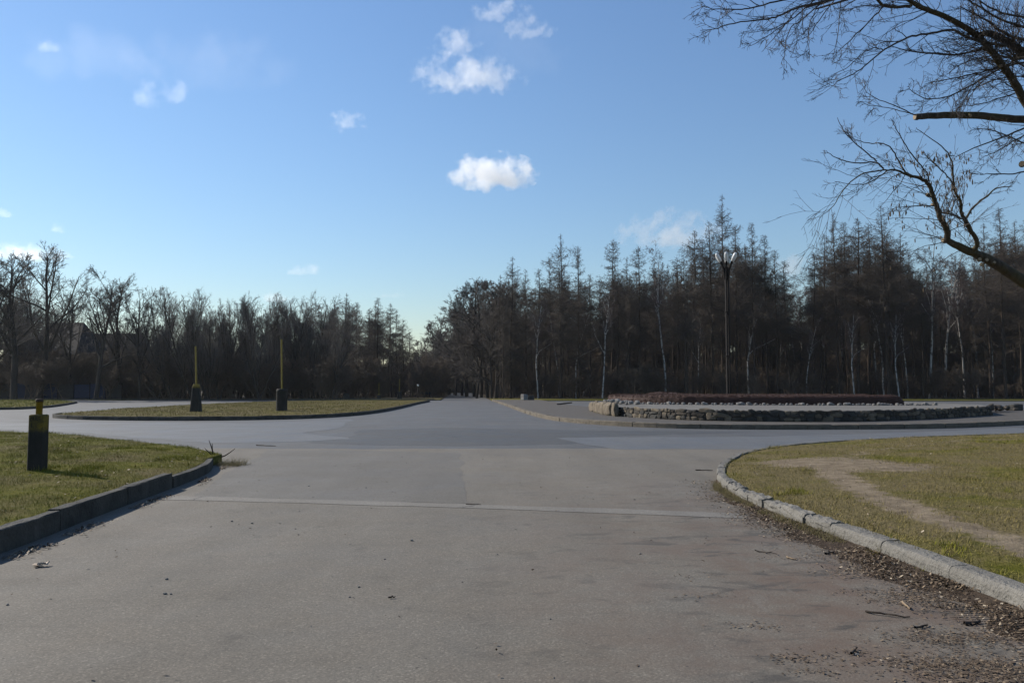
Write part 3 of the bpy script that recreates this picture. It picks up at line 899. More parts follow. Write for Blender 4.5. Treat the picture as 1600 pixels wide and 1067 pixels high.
blk2 = b.build('concrete_block', M['white_stone'], None, loc=(1.45, 93.6, 0.165)); tag(blk2, 'pale concrete block standing at the far corner of the pavement', 'concrete block')
b = MB(); b.box((0, 0, .25), (0.8, 0.4, 0.5), 0.1, 0.9, 0.04, 0.03)
tag(b.build('dark_block', M['stone_c'], None, loc=(2.25, 94.0, 0.165)), 'low dark block close behind the pale concrete block', 'block')
pa, pb = at(871, 633, 67), at(893, 630.5, 72)
Q = np.array([[(pa[0], pa[1], .21), ((pa[0] + pb[0]) / 2, (pa[1] + pb[1]) / 2, .24), (pb[0], pb[1], .25)]])
tag(link('pole', tubes_mesh('pole', [(Q, np.full((1, 3), .06), 6)]), None, M['stick']), 'dark pole lying on the pavement left of the planter', 'pole')

# ------------------------------------------------------------------ floodlight mast
mx, my = at(1138, 600, 57)[:2]
mast = link('floodlight_mast', None, loc=(mx, my, WH1)); tag(mast, 'tall dark floodlight mast with a crown of white lamps', 'floodlight')
TOP = at(1138, 418, 57)[2] - WH1
for k in range(3):
    a = PI / 2 + 2 * PI * k / 3 + .35
    bx, by = .105 * math.cos(a), .105 * math.sin(a)
    b = MB(); b.lathe([(.10, 0), (.10, .5), (.085, .52), (.07, TOP)], 10, (bx, by, 0)); b.build('column', M['mast'], mast, True)
for z in (0.0, TOP * .33, TOP * .66, TOP - .12):
    b = MB(); b.lathe([(.20, z), (.20, z + .08)], 16); b.build('collar', M['mast'], mast)
for k in range(6):
    a = 2 * PI * k / 6 + .25
    u = Vector((math.cos(a), math.sin(a), 0))
    Q = np.array([[u * .12 + Vector((0, 0, TOP - .9)), u * .20 + Vector((0, 0, TOP - .2)), u * .36 + Vector((0, 0, TOP + .2)), u * .46 + Vector((0, 0, TOP + .42))]])
    arm = link('lamp_arm', tubes_mesh('lamp_arm', [(Q, np.full((1, 4), .075), 6)]), mast, M['mast'])
    d = (u * .60 + Vector((0, 0, 1))).normalized()
    R = d.to_track_quat('Z', 'Y').to_matrix()
    b = MB(); b.lathe([(.05, 0), (.10, .06), (.125, .3), (.13, .55), (.10, .66), (.04, .70)], 12, tuple(u * .45 + Vector((0, 0, TOP + .40))), R)
    lh = b.build('lamp_head', M['white_enamel'], mast, True)

# ------------------------------------------------------------------ bollards with yellow poles
M['bollard_near'] = m_bollard('bollard_near', 0.655, 1.10, 0.8)
M['bollard_taper'] = m_bollard('bollard_taper', 1.40, 2.0, 0.6)
M['bollard_round'] = m_bollard('bollard_round', 3.0, 3.1, 0.6)

bp = gr(58, 735, 0.24)
bz = float(lawn_z(np.array([bp]), 0.20, 0.12, C_LEFT, L_LEFT)[0])
bol = link('bollard', None, loc=(bp[0], bp[1], bz - 0.02)); tag(bol, 'square concrete bollard with yellow top and a short yellow pole stub', 'bollard')
b = MB(); b.box((0, 0, .46), (.235, .21, .96), 0.0, 1.0, .018, .003)
b.build('concrete_post', M['bollard_near'], bol)
b = MB(); b.lathe([(.05, .93), (.05, 1.15), (.053, 1.151)], 16); b.build('pole_stub', M['yellow'], bol, True)
b = MB(); b.lathe([(.054, 1.14), (.058, 1.15), (.058, 1.19), (.05, 1.195)], 16); b.build('pole_rim', M['rust'], bol, True)
# illegible black brush marks across the yellow band
b = MB()
for (x, z, w_, h_, rr_) in ((-.095, .875, .05, .016, .3), (-.095, .845, .016, .05, .5), (-.05, .87, .014, .055, 0), (-.03, .87, .014, .055, .2), (-.04, .897, .034, .014, 0), (.01, .87, .014, .055, -.2), (.035, .875, .04, .015, .5), (.045, .85, .04, .015, -.1), (.09, .872, .015, .05, .3), (.1, .9, .035, .014, .2), (-.075, .765, .016, .085, 0)):
    yv = -.1075
    ca, sa = math.cos(rr_), math.sin(rr_)
    x *= .74; w_ *= .8
    q = [(-w_ / 2, -h_ / 2), (w_ / 2, -h_ / 2), (w_ / 2, h_ / 2), (-w_ / 2, h_ / 2)]
    f_ = [(x + a * ca - c * sa, yv, z + a * sa + c * ca) for a, c in q]
    ca, sa = 1.0, 0.0
    b.add([(p[0] * ca - p[1] * sa, p[0] * sa + p[1] * ca, p[2]) for p in f_], [(0, 1, 2, 3)])
b.build('painted_mark', M['black_mark'], bol)

def pole_bollard(px, py, kind, h, ptop, label, z=0.21, lean=0.0, d=None):
    p = gr(px, py, z) if d is None else at(px, py, d)[:2]
    root = link('bollard', None, loc=(p[0], p[1], z - .03)); tag(root, label, 'bollard')
    b = MB()
    if kind == 'taper':
        b.box((0, 0, h / 2), (.58, .52, h), 0.08, .66, .03, .004); b.build('concrete_base', M['bollard_taper'], root)
        b = MB(); b.box((0, 0, h + .05), (.34, .31, .14), 0.08, .95, .02); b.build('base_cap', M['yellow'], root)
    else:
        b.lathe([(.33, 0), (.335, .05), (.325, h * .86), (.335, h * .88), (.335, h * .92), (.325, h * .94), (.31, h - .02), (.28, h)], 24)
        b.build('concrete_base', M['bollard_round'], root, True)
    dist = p[1]
    tz = at(px, ptop, dist)[2] - (z - .03)
    Q = np.array([[(0, 0, h - .1), (-lean * .5, 0, (h + tz) / 2), (-lean, 0, tz)]])
    link('pole', tubes_mesh('pole', [(Q, np.full((1, 3), .05), 10)]), root, M['yellow'])
    return root

pole_bollard(306, 643, 'taper', 1.52, 541, 'tapered concrete bollard with leaning yellow pole on the island lawn', lean=.10)
pole_bollard(440, 641.5, 'round', 1.36, 530, 'round dark drum bollard with tall yellow pole on the island lawn', lean=.08)
pole_bollard(624, 620, 'round', 1.0, 592, 'far drum bollard with yellow pole near the end of the island', d=112, z=.12)
pole_bollard(592, 620, 'taper', 0.5, 598, 'farthest thin yellow pole on a low block before the larches', d=114, z=.12)
x_, y_ = at(541, 620, 112)[:2]
b = MB(); b.box((0, 0, .35), (.9, .7, .75), .2, .9, .05, .03)
tag(b.build('stone_block', M['stone_c'], None, loc=(x_, y_, .08)), 'low dark stone block on the far grass before the larches', 'stone block')
x_, y_ = at(653, 620, 116)[:2]
lp = link('lamp_post', None, loc=(x_, y_, .1)); tag(lp, 'short dark lamp post with pale head at the far bend', 'lamp post')
b = MB(); b.lathe([(.09, 0), (.07, .3), (.055, 1.75)], 10); b.build('post', M['mast'], lp, True)
b = MB(); b.lathe([(.05, 1.72), (.14, 1.78), (.14, 1.95), (.04, 2.02)], 10); b.build('lamp_head', M['white_enamel'], lp, True)
x_, y_ = at(664, 620, 128)[:2]
bb = link('barrier', None, loc=(x_, y_, 0)); tag(bb, 'small blue barrier board at the far bend beside the lamp post', 'barrier')
b = MB(); b.box((0, 0, .75), (1.8, .06, .4)); b.build('board', M['blue'], bb)
for s_ in (-.75, .75):
    b = MB(); b.box((s_, .06, .5), (.07, .06, 1.0)); b.build('post', M['mast'], bb)

# ------------------------------------------------------------------ blue fence and houses at the far left
fx0, fx1 = at(-60, 620, 108)[0], at(190, 620, 108)[0]
fence = link('fence', None, loc=(0, 0, 0.08)); tag(fence, 'long fence of blue and grey sheets beneath the far left trees', 'fence')
npn = 10
for k in range(npn + 1):
    x = fx0 + (fx1 - fx0) * k / npn
    b = MB(); b.box((x, 108, 1.1), (.09, .09, 2.2)); b.build('post', M['mast'], fence)
    if k < npn:
        wv = (fx1 - fx0) / npn - .14; xc = x + (fx1 - fx0) / npn / 2
        b = MB(); nr = 14; hh = random.uniform(1.75, 2.15)
        Vp = []
        for i in range(nr * 2 + 1):
            xx = xc - wv / 2 + wv * i / (nr * 2); yy = 107.98 + (.025 if i % 2 else 0)
            Vp += [(xx, yy, .12), (xx, yy, hh)]
        b.add(Vp, [(2 * i, 2 * i + 2, 2 * i + 3, 2 * i + 1) for i in range(nr * 2)])
        b.build('panel', M['grey_sheet'] if k in (2, 4, 6, 9) else M['blue'], fence)

def house(x0, x1, y0, y1, wz, rz, inset, label):
    h = link('house', None, loc=((x0 + x1) / 2, (y0 + y1) / 2, 0)); tag(h, label, 'house')
    w, d = (x1 - x0), (y1 - y0)
    b = MB(); b.box((0, 0, wz / 2), (w, d, wz)); b.build('wall', M['wall'], h)
    e = .5
    X, Y = w / 2 + e, d / 2 + e
    b = MB(); b.add([(-X, -Y, wz), (X, -Y, wz), (X, Y, wz), (-X, Y, wz), (-X + inset, 0, rz), (X - inset, 0, rz)], [(0, 1, 5, 4), (1, 2, 5), (2, 3, 4, 5), (3, 0, 4), (3, 2, 1, 0)])
    b.build('roof', M['roof'], h)
    k = max(2, int(w / 3))
    for fl in range(max(1, int(wz / 3))):
        for i in range(k):
            xx = -w / 2 + w * (i + .5) / k; zz = 1.6 + fl * 3
            b = MB(); b.box((xx, -d / 2 - .02, zz), (1.2, .08, 1.5)); wf = b.build('window', M['white_enamel'], h)
            b = MB(); b.box((xx, -d / 2 - .05, zz), (1.0, .06, 1.3)); b.build('pane', M['glass'], wf)

house(at(28, 600, 138)[0], at(116, 600, 138)[0], 138, 150, 7.5, at(75, 504, 144)[2], 2.4, 'dark hip roofed house half hidden behind the far left trees')
house(at(118, 600, 150)[0], at(205, 600, 150)[0], 150, 160, 6.5, at(160, 521, 155)[2], 1.0, 'low dark roofed house to the right of the hip roofed one')


# ------------------------------------------------------------------ tree templates
def t_larch(seed, H=22.0, Lmax=3.6, bare=0.26, nb=215):
    r = np.random.default_rng(seed)
    m = 12
    z = np.linspace(0, H, m)
    wob = np.cumsum(r.normal(0, .06, (m, 2)), 0)
    T = np.column_stack([wob, z])[None]
    Rt = (0.155 * (1 - z / H) ** 0.8 + 0.014)[None]
    tt = np.sort(r.beta(1.25, 1.0, nb) * (.99 - bare) + bare)
    tt[:18] = r.uniform(0.07, bare, 18)
    c = np.clip((tt - bare) / (1 - bare), 0, 1)
    clump = .75 + .5 * np.sin(tt * H * 1.1 + r.uniform(0, 6)) * r.uniform(.3, 1, nb)
    L = np.minimum(Lmax, .24 + .60 * (H - tt * H) ** .90) * r.uniform(.45, 1.2, nb) * np.clip(clump, .5, 1.2) * np.where(c < .3, .5 + 1.67 * np.clip(c, 0, .3), 1)
    L = np.maximum(L, .28)
    L[:18] = r.uniform(.4, 1.7, 18)
    f = tt * (m - 1); k = np.minimum(f.astype(int), m - 2); u = (f - k)[:, None]
    p = T[0][k] * (1 - u) + T[0][k + 1] * u
    az = r.uniform(0, 2 * PI, nb); el = np.radians(-16 + 52 * c ** 1.8 + r.normal(0, 13, nb))
    d = np.column_stack([np.cos(az) * np.cos(el), np.sin(az) * np.cos(el), np.sin(el)])
    B = grow(p, d, L, 6, .13, -.02, r)
    B[:, 4:, 2] += (L * .07)[:, None] * np.array([.4, 1.0])
    Rb = taper(.009 + .009 * L, np.full(nb, .005), 6)
    g = [(B, Rb, 3)]
    ncs = np.maximum(3, (L * 8.0).astype(int))
    rep = np.repeat(np.arange(nb), ncs)
    p, d, l, rr_ = sprout(B[rep], Rb[rep], 1, .10, 1, (.5, 1.4), .27, r)
    l = np.clip(l, .22, .95)
    d[:, 2] += r.normal(-.2, .35, len(d))
    C = grow(p, d, l, 3, .16, -.04, r)
    Rc = taper(np.full(len(C), .0115), np.full(len(C), .006), 3)
    g.append((C, Rc, 3))
    p, d, l, rr_ = sprout(C, Rc, 3, .1, 1, (.5, 1.4), .6, r)
    Dd = grow(p, d, np.clip(l, .12, .5), 2, .1, 0, r)
    g.append((Dd, taper(np.full(len(Dd), .0088), np.full(len(Dd), .005), 2), 3))
    return H, tubes_mesh('trunk', [(T, Rt, 8)]), tubes_mesh('crown', g)


def t_broad(seed, H=15.0, nl=7, fork=.25, ang=(.35, .8), up=.05, n=(8, 7, 7), rt=.24, ratio=(.62, .45, .42, .5), tw=.0105, lean=0.0, droop=0.0, wander=.13, th=.72, stems=1):
    r = np.random.default_rng(seed)
    m = 9
    P0 = np.zeros((stems, 3)); P0[:, :2] = r.normal(0, .35 if stems > 1 else 0, (stems, 2))
    D0 = np.column_stack([r.normal(lean, .05 if stems == 1 else .28, stems), r.normal(0, .05 if stems == 1 else .28, stems), np.ones(stems)])
    T = grow(P0, D0, np.full(stems, H * th) * r.uniform(.85, 1.1, stems), m, .06, .04, r)
    Rt = taper(np.full(stems, rt), np.full(stems, rt * .22), m)
    p, d, L, rr_ = sprout(T, Rt, nl, fork, .98, ang, ratio[0], r, shape=.75)
    B = grow(p, d, np.clip(L, H * .12, H * .5), 7, wander, up, r)
    Rb = taper(rr_ * .62, rr_ * .12 + .008, 7)
    tr = [(T, Rt, 8), (B, Rb, 6)]
    p, d, L, rr_ = sprout(B, Rb, n[0], .15, 1, (.35, 1.0), ratio[1], r)
    C = grow(p, d, np.clip(L, .4, H * .3), 5, wander * 1.1, up * .8, r)
    Rc = taper(np.maximum(rr_ * .55, .016), np.full(len(C), .010), 5)
    g = [(C, Rc, 4)]
    # the leader's own branchlets
    p, d, L, rr_ = sprout(T, Rt, 16, .45, 1, (.4, 1.0), .19, r)
    p[-3:] = T[:1, -1]
    C2 = grow(p, d, L, 5, wander, up, r); R2 = taper(np.full(len(C2), .022), np.full(len(C2), .010), 5)
    g.append((C2, R2, 4))
    C = np.concatenate([C, C2]); Rc = np.concatenate([Rc, R2])
    p, d, L, rr_ = sprout(C, Rc, n[1], .15, 1, (.35, 1.05), ratio[2], r)
    d[:, 2] -= droop * .5
    Dd = grow(p, d, np.clip(L, .25, 1.6), 4, wander * 1.2, up * .6 - droop * .15, r)
    Rd = taper(np.full(len(Dd), tw * 1.15), np.full(len(Dd), tw * .75), 4)
    g.append((Dd, Rd, 3))
    p, d, L, rr_ = sprout(Dd, Rd, n[2], .15, 1, (.35, 1.0), ratio[3], r)
    d[:, 2] -= droop
    Ee = grow(p, d, np.clip(L, .15, .9), 3, .12, up - droop * .2, r)
    g.append((Ee, taper(np.full(len(Ee), tw * .8), np.full(len(Ee), tw * .5), 3), 3))
    tm, cm = tubes_mesh('trunk', tr), tubes_mesh('crown', g)
    top = max(v.co.z for v in cm.vertices)
    return top, tm, cm


TEMPL = {
    'larch': [t_larch(k, 22, (3.3, 4.0, 3.6, 4.3, 3.0)[k], (.24, .32, .18, .28, .38)[k]) for k in range(5)],
    'broad': [t_broad(20 + k, 15, 10, .18, (.35, .9), .05, (9, 7, 5), .22, (.58, .5, .45, .5), wander=.11) for k in range(4)],
    'slim': [t_broad(30 + k, 14, 13, .12, (.2, .55), .11, (8, 6, 3), .11, (.52, .46, .5, .5), lean=.03, stems=2, wander=.08, tw=.0075) for k in range(4)],
    'alder': [t_broad(40 + k, 16, 15, .08, (.5, 1.15), .04, (8, 7, 5), .16, (.46, .48, .45, .5), tw=.013, th=.6) for k in range(3)],
    'birch': [t_broad(50 + k, 19, 9, .42, (.3, .6), .05, (7, 7, 6), .13, (.34, .5, .5, .55), tw=.009, droop=.45, th=.86, lean=.02) for k in range(3)],
    'shrub': [t_broad(60 + k, 4.5, 5, .08, (.35, .8), .06, (5, 5, 4), .045, (.6, .5, .5, .5), tw=.011, stems=6, th=.8) for k in range(4)],
}
BM = {'larch': ('bark_larch', 'twig_larch'), 'broad': ('bark', 'twig'), 'slim': ('bark', 'twig_grey'), 'alder': ('bark', 'twig'), 'birch': ('bark_birch', 'twig_birch'), 'shrub': ('twig_shrub', 'twig_shrub')}
for sp, lst in TEMPL.items():
    for h_, tm, cm in lst:
        tm.materials.append(M[BM[sp][0]]); cm.materials.append(M[BM[sp][1]])

def stretch(px, cuts):
    for lim, words in cuts:
        if px < lim: return words
    return cuts[-1][1]

CUT_WOOD = ((945, 'left of the white leaning birch'), (1130, 'between the white leaning birch and the floodlight'), (1248, 'between the floodlight and the sky gap'), (1440, 'right of the sky gap'), (9999, 'at the right behind the mossy limb'))
CUT_LEFT = ((200, 'behind the blue fence'), (306, 'left of the tapered yellow pole bollard'), (440, 'between the two tall yellow poles'), (9999, 'right of the drum bollard'))
CUT_ROAD = ((690, 'at the far end of the road'), (730, 'halfway down the far road'), (9999, 'nearest to the pale block'))
def wood_label(sp, px, row):
    if sp == 'birch': return 'slim white trunked birch ' + stretch(px, CUT_WOOD)
    if sp == 'slim': return row + ' slim bare tree with fine twigs ' + stretch(px, CUT_LEFT)
    if sp == 'alder': return row + ' dark bushy bare tree ' + stretch(px, CUT_ROAD)
    return row + ' bare brown larch ' + stretch(px, CUT_WOOD)

NAMES = {'larch': 'larch_tree', 'broad': 'bare_tree', 'slim': 'bare_tree', 'alder': 'bare_tree', 'birch': 'birch_tree', 'shrub': 'shrub'}
TREES = []
FIRST = {}
def tree(sp, x, y, top, label, group=None, var=None, rz=None, wide=1.0, lean=0.0, z0=0.0):
    lst = TEMPL[sp]
    h_, tm, cm = lst[random.randrange(len(lst)) if var is None else var % len(lst)]
    root = link(NAMES[sp], None, loc=(x, y, z0 - .03))
    s_ = (top - z0) / h_
    root.scale = (s_ * wide, s_ * wide, s_)
    root.rotation_euler = (0, lean, random.uniform(0, 2 * PI) if rz is None else rz)
    tag(root, label, 'shrub' if sp == 'shrub' else 'tree', group)
    a_ = link('trunk' if sp != 'shrub' else 'stem', tm, root); c_ = link('crown' if sp != 'shrub' else 'twigs', cm, root)
    FIRST.setdefault((sp, tm.name), (a_, c_, h_))
    TREES.append((x, y))
    return root

SKY_PX = [(-300, 395), (-100, 400), (30, 395), (80, 412), (110, 475), (150, 428), (200, 440), (240, 462), (300, 462), (400, 472), (480, 462), (540, 465), (565, 482), (590, 474), (620, 486), (640, 515), (650, 535), (665, 528), (700, 485), (740, 445), (800, 415), (840, 435), (880, 395), (920, 430), (960, 400), (1000, 405), (1040, 388), (1082, 388), (1130, 355), (1180, 370), (1215, 405), (1245, 445), (1270, 415), (1312, 365), (1390, 352), (1430, 398), (1540, 385), (1570, 352), (1700, 350), (1900, 350)]
SKY_PX = np.array(SKY_PX, float)
def px_of(x, y): return 800 + FPX * x / y
def top_for(px, py, d): return at(px, py, d)[2]

def put(sp, px, py, d, label, group=None, **k):
    p = at(px, 610, d)
    return tree(sp, p[0], d, top_for(px, py, d), label, group, **k)

G_L = 'larches of the dense wood behind the planter'
LB_L = 'bare larch with drooping brown branches in the wood behind the planter'
special = {1130: 'tallest larch, its thin pointed top rising just above the floodlight lamps', 878: 'slender pale larch standing tall left of the white birch trunk', 1388: 'dark dense larch with the sharpest peak right of the sky gap', 798: 'broad dark larch at the left end of the wood above the pale block', 1312: 'tall larch on the right rim of the sky gap, under the hanging twig tip', 1572: 'tall brown larch at the right edge behind the mossy limb'}
for (px, py, d) in ((798, 400, 118), (782, 428, 114), (822, 420, 126), (843, 420, 121), (860, 402, 131), (878, 365, 123), (903, 385, 119), (922, 428, 126), (960, 375, 121), (985, 402, 131), (1000, 385, 117), (1022, 400, 129), (1060, 402, 126), (1082, 360, 121), (1100, 377, 131), (1115, 345, 119), (1130, 303, 127), (1152, 352, 123), (1180, 348, 116), (1200, 367, 123), (1215, 390, 119), (1228, 407, 131), (1272, 397, 119), (1290, 367, 126), (1312, 332, 116), (1326, 347, 123), (1342, 342, 119), (1365, 347, 129), (1388, 320, 113), (1412, 362, 121), (1430, 394, 126), (1548, 347, 119), (1572, 325, 111), (1600, 345, 116), (1622, 335, 113), (1645, 340, 119)):
    s1 = special.get(px)
    put('larch', px, py, d, s1 or wood_label('larch', px, 'front row'), None if s1 else G_L, wide=random.uniform(.85, 1.25) if px != 1130 else .8)
G_B = 'white trunked birches among the larches'
LB_B = 'slim white trunked birch standing among the dark larches'
for (px, py, d, lab, ln) in ((941, 430, 110, 'white birch with slightly leaning bright trunk left of the planter', -.03), (1040, 363, 114, 'large birch with pale forked upper branches left of the floodlight', 0), (1452, 358, 116, 'tall pale birch right of the darkest larch', .01), (1477, 368, 123, None, 0), (1507, 385, 119, None, .02), (1528, 395, 126, None, 0), (1418, 440, 113, None, 0), (1243, 432, 140, 'hazy birch filling the sky gap in the wood', 0), (1259, 425, 152, None, 0), (900, 470, 113, None, -.02), (1405, 470, 111, None, .03), (1552, 430, 115, None, .02), (1335, 470, 112, None, 0), (1170, 450, 113, None, 0), (1090, 470, 114, None, 0)):
    put('birch', px, py, d if px in (941, 1452, 1040, 1405, 1335) else d + 6, lab or wood_label('birch', px, ''), None if lab else G_B, lean=ln)

# trees along the right side of the far road
G_A = 'dark bushy trees along the right side of the far road'
LB_A = 'dark bushy leafless tree beside the right edge of the far road'
for (px, py, d) in ((742, 434, 140), (722, 455, 158), (702, 475, 178), (690, 490, 200), (676, 508, 225), (664, 524, 255), (656, 533, 285), (762, 432, 128), (775, 440, 120), (752, 450, 132), (730, 470, 148), (712, 490, 168), (745, 480, 122), (768, 480, 116), (700, 520, 205), (684, 530, 240), (728, 510, 140)):
    put('alder', px, py, d, wood_label('alder', px, 'roadside'), G_A, wide=1.15)

# left: spreading trees, slim row, larch clump
put('broad', 22, 384, 103, 'large spreading tree with thick low trunks at the far left edge', wide=1.15, var=0)
put('broad', 62, 375, 107, 'tall bare tree with a thin leading shoot beside the far left edge', wide=1.0, var=1)
put('broad', -25, 395, 104, 'wide bare tree cut by the left frame edge', wide=1.1, var=2)
put('broad', 150, 412, 103, 'forked bare tree with an open fan of branches right of the houses', wide=1.05, var=3)
put('broad', 186, 424, 109, 'slanting bare tree beside the forked one', wide=.9, var=0, lean=.06)
put('broad', 112, 452, 111, 'thin bare tree in front of the hip roofed house', wide=.75, var=1)
put('broad', 218, 446, 106, 'leaning bare tree with dark trunk at the end of the blue fence', wide=.8, var=2, lean=.1)
put('broad', -90, 390, 108, 'bare tree beyond the left frame edge', wide=1.1, var=3)
G_S = 'slim bare trees in the row behind the island lawn'
LB_S = 'slim bare tree with fine upright twigs behind the island lawn'
px = 236
while px < 520:
    put('slim', px, 452 + random.uniform(-6, 26) + (8 if px > 400 else 0), random.uniform(104, 122), wood_label('slim', px, 'front row'), G_S, wide=random.uniform(.8, 1.1))
    px += random.uniform(8, 16)
for (px, py, d) in ((480, 452, 165), (508, 455, 172), (452, 468, 150), (495, 462, 160)):
    put('birch', px, py, d, 'hazy grey topped birch rising behind the slim row', 'hazy birches behind the slim row', wide=1.2)
G_C = 'larches of the dark clump left of the far road'
for (px, py, d) in ((540, 457, 132), (556, 472, 145), (590, 465, 130), (575, 482, 150), (606, 474, 140), (619, 484, 150), (630, 499, 160), (642, 518, 180), (526, 492, 150), (560, 500, 128), (600, 500, 155), (612, 510, 135), (584, 470, 138), (547, 480, 138)):
    put('larch', px, py, d, 'dark bare larch in the clump left of the far road', G_C, wide=1.25)

# fill of the woods behind the first rows, kept below the skyline of the photograph
def far_enough(x, y, dmin):
    return all((x - a) ** 2 + (y - b_) ** 2 > dmin * dmin for a, b_ in TREES)

def fill(n_, pxa, pxb, da, db, species, lab, grp, dmin=2.2, drop=(12, 70)):
    k = 0; tries = 0
    while k < n_ and tries < n_ * 30:
        tries += 1
        d = math.sqrt(random.uniform(da * da, db * db)); px = random.uniform(pxa, pxb)
        x = at(px, 610, d)[0]
        if not far_enough(x, d, dmin): continue
        sp = random.choices(list(species), list(species.values()))[0]
        py = np.interp(px, SKY_PX[:, 0], SKY_PX[:, 1]) + random.uniform(*drop)
        if 40 < px < 190: py = random.uniform(525, 560)
        l_, g_ = wood_label(sp, px, 'deeper standing'), grp
        if sp == 'birch': g_ = G_B
        tree(sp, x, d, top_for(px, py, d), l_, g_)
        k += 1

fill(70, 775, 1680, 111, 150, {'larch': 6, 'birch': 1.2}, LB_L, G_L, drop=(12, 65))
fill(26, -120, 520, 112, 150, {'slim': 1}, LB_S, G_S, drop=(18, 85))
fill(10, 655, 780, 150, 300, {'alder': 1}, LB_A, G_A, drop=(10, 60))

# undergrowth: single shrubs along the wood's edge
def shrubs(n_, pxa, pxb, da, db, ha, hb, lab, grp, cuts=None):
    for _ in range(n_):
        d = random.uniform(da, db); px = random.uniform(pxa, pxb)
        x = at(px, 610, d)[0]
        if road_left(d) - 1 < x < road_right(d) + 1 and d < 235: continue
        tree('shrub', x, d, random.uniform(ha, hb), lab + ' ' + stretch(px, cuts) if cuts else lab, grp, wide=random.uniform(1.0, 1.5))

shrubs(34, 770, 1680, 110, 124, 2.0, 5.0, 'bare brown shrub at the wood edge', 'bare shrubs at the edge of the wood', CUT_WOOD)
shrubs(44, -60, 520, 106, 122, 3.0, 7.5, 'bare brown shrub under the left trees', 'bare shrubs under the left trees', CUT_LEFT)
shrubs(20, 520, 680, 122, 200, 2.5, 6, 'bare shrub at the foot of the larch clump', 'shrubs under the larch clump')
shrubs(22, 655, 775, 116, 230, 2.5, 7, 'bare shrub beside the right edge of the far road', 'shrubs along the far road')
shrubs(10, 640, 740, 235, 300, 5, 9, 'bare shrub closing the far end of the road', 'shrubs at the road end')

# deeper wood and brush that read as one mass: one object each, grown by geometry nodes
def scatter(name, spots, species, label):
    """spots: (x, y, height)"""
    src = [v for (sp_, _), v in FIRST.items() if sp_ in species]
    N = len(spots)
    pick = np.array([random.randrange(len(src)) for _ in range(N)])
    sc = np.array([sp_[2] / src[k][2] for sp_, k in zip(spots, pick)])
    me = bpy.data.meshes.new(name)
    me.from_pydata([(x, y, -.05) for x, y, _ in spots], [], [])
    for nm, typ, val in (('pick', 'INT', pick), ('size', 'FLOAT', sc), ('turn', 'FLOAT', np.array([random.uniform(0, 6.28) for _ in spots]))):
        me.attributes.new(nm, typ, 'POINT').data.foreach_set('value', val)
    o = link(name, me); tag(o, label, kind='stuff')
    g = bpy.data.node_groups.new(name, 'GeometryNodeTree')
    g.interface.new_socket('Geometry', in_out='INPUT', socket_type='NodeSocketGeometry')
    g.interface.new_socket('Geometry', in_out='OUTPUT', socket_type='NodeSocketGeometry')
    gi, go = g.nodes.new('NodeGroupInput'), g.nodes.new('NodeGroupOutput')
    L = g.links.new
    def named(nm, typ):
        q = g.nodes.new('GeometryNodeInputNamedAttribute'); q.data_type = typ; q.inputs[0].default_value = nm
        return q.outputs[0]
    pk, sz, tn = named('pick', 'INT'), named('size', 'FLOAT'), named('turn', 'FLOAT')
    xyz = g.nodes.new('ShaderNodeCombineXYZ'); L(tn, xyz.inputs[2])
    outj = g.nodes.new('GeometryNodeJoinGeometry')
    for part in (0, 1):
        gj = g.nodes.new('GeometryNodeGeometryToInstance')
        for v in reversed(src):
            oi = g.nodes.new('GeometryNodeObjectInfo'); oi.inputs['Object'].default_value = v[part]; oi.transform_space = 'ORIGINAL'
            L(oi.outputs['Geometry'], gj.inputs[0])
        ip = g.nodes.new('GeometryNodeInstanceOnPoints')
        L(gi.outputs[0], ip.inputs['Points']); L(gj.outputs[0], ip.inputs['Instance'])
        ip.inputs['Pick Instance'].default_value = True
        L(pk, ip.inputs['Instance Index']); L(sz, ip.inputs['Scale']); L(xyz.outputs[0], ip.inputs['Rotation'])
        L(ip.outputs[0], outj.inputs[0])
    L(outj.outputs[0], go.inputs[0])
    o.modifiers.new('grow', 'NODES').node_group = g
    return o

def sky_px(px): return np.interp(px, SKY_PX[:, 0], SKY_PX[:, 1])
spots = []
for k in range(320):
    d = 135 + 75 * random.random() ** .8; px = random.uniform(775, 1760)
    spots.append((at(px, 610, d)[0], d, top_for(px, sky_px(px) + random.uniform(18, 85), d)))
for k in range(40):
    d = random.uniform(142, 200); px = random.uniform(515, 650)
    spots.append((at(px, 610, d)[0], d, top_for(px, sky_px(px) + random.uniform(10, 80), d)))
scatter('woodland', spots, ('larch',), 'deep leafless larch wood behind the first rows of trees')
spots = []
for k in range(120):
    d = random.uniform(118, 175); px = random.uniform(-150, 540)
    if 35 < px < 195: continue
    spots.append((at(px, 610, d)[0], d, top_for(px, sky_px(px) + random.uniform(30, 110), d)))
for k in range(60):
    d = random.uniform(150, 330); px = random.uniform(645, 790)
    if px < 700: d = random.uniform(240, 330)
    x = at(px, 610, d)[0]
    if road_left(d) - 3 < x < road_right(d) + 3 and d < 250: continue
    spots.append((x, d, top_for(px, sky_px(px) + random.uniform(8, 60), d)))
scatter('woodland', spots, ('slim', 'alder'), 'deep leafless wood behind the left rows and the end of the road')

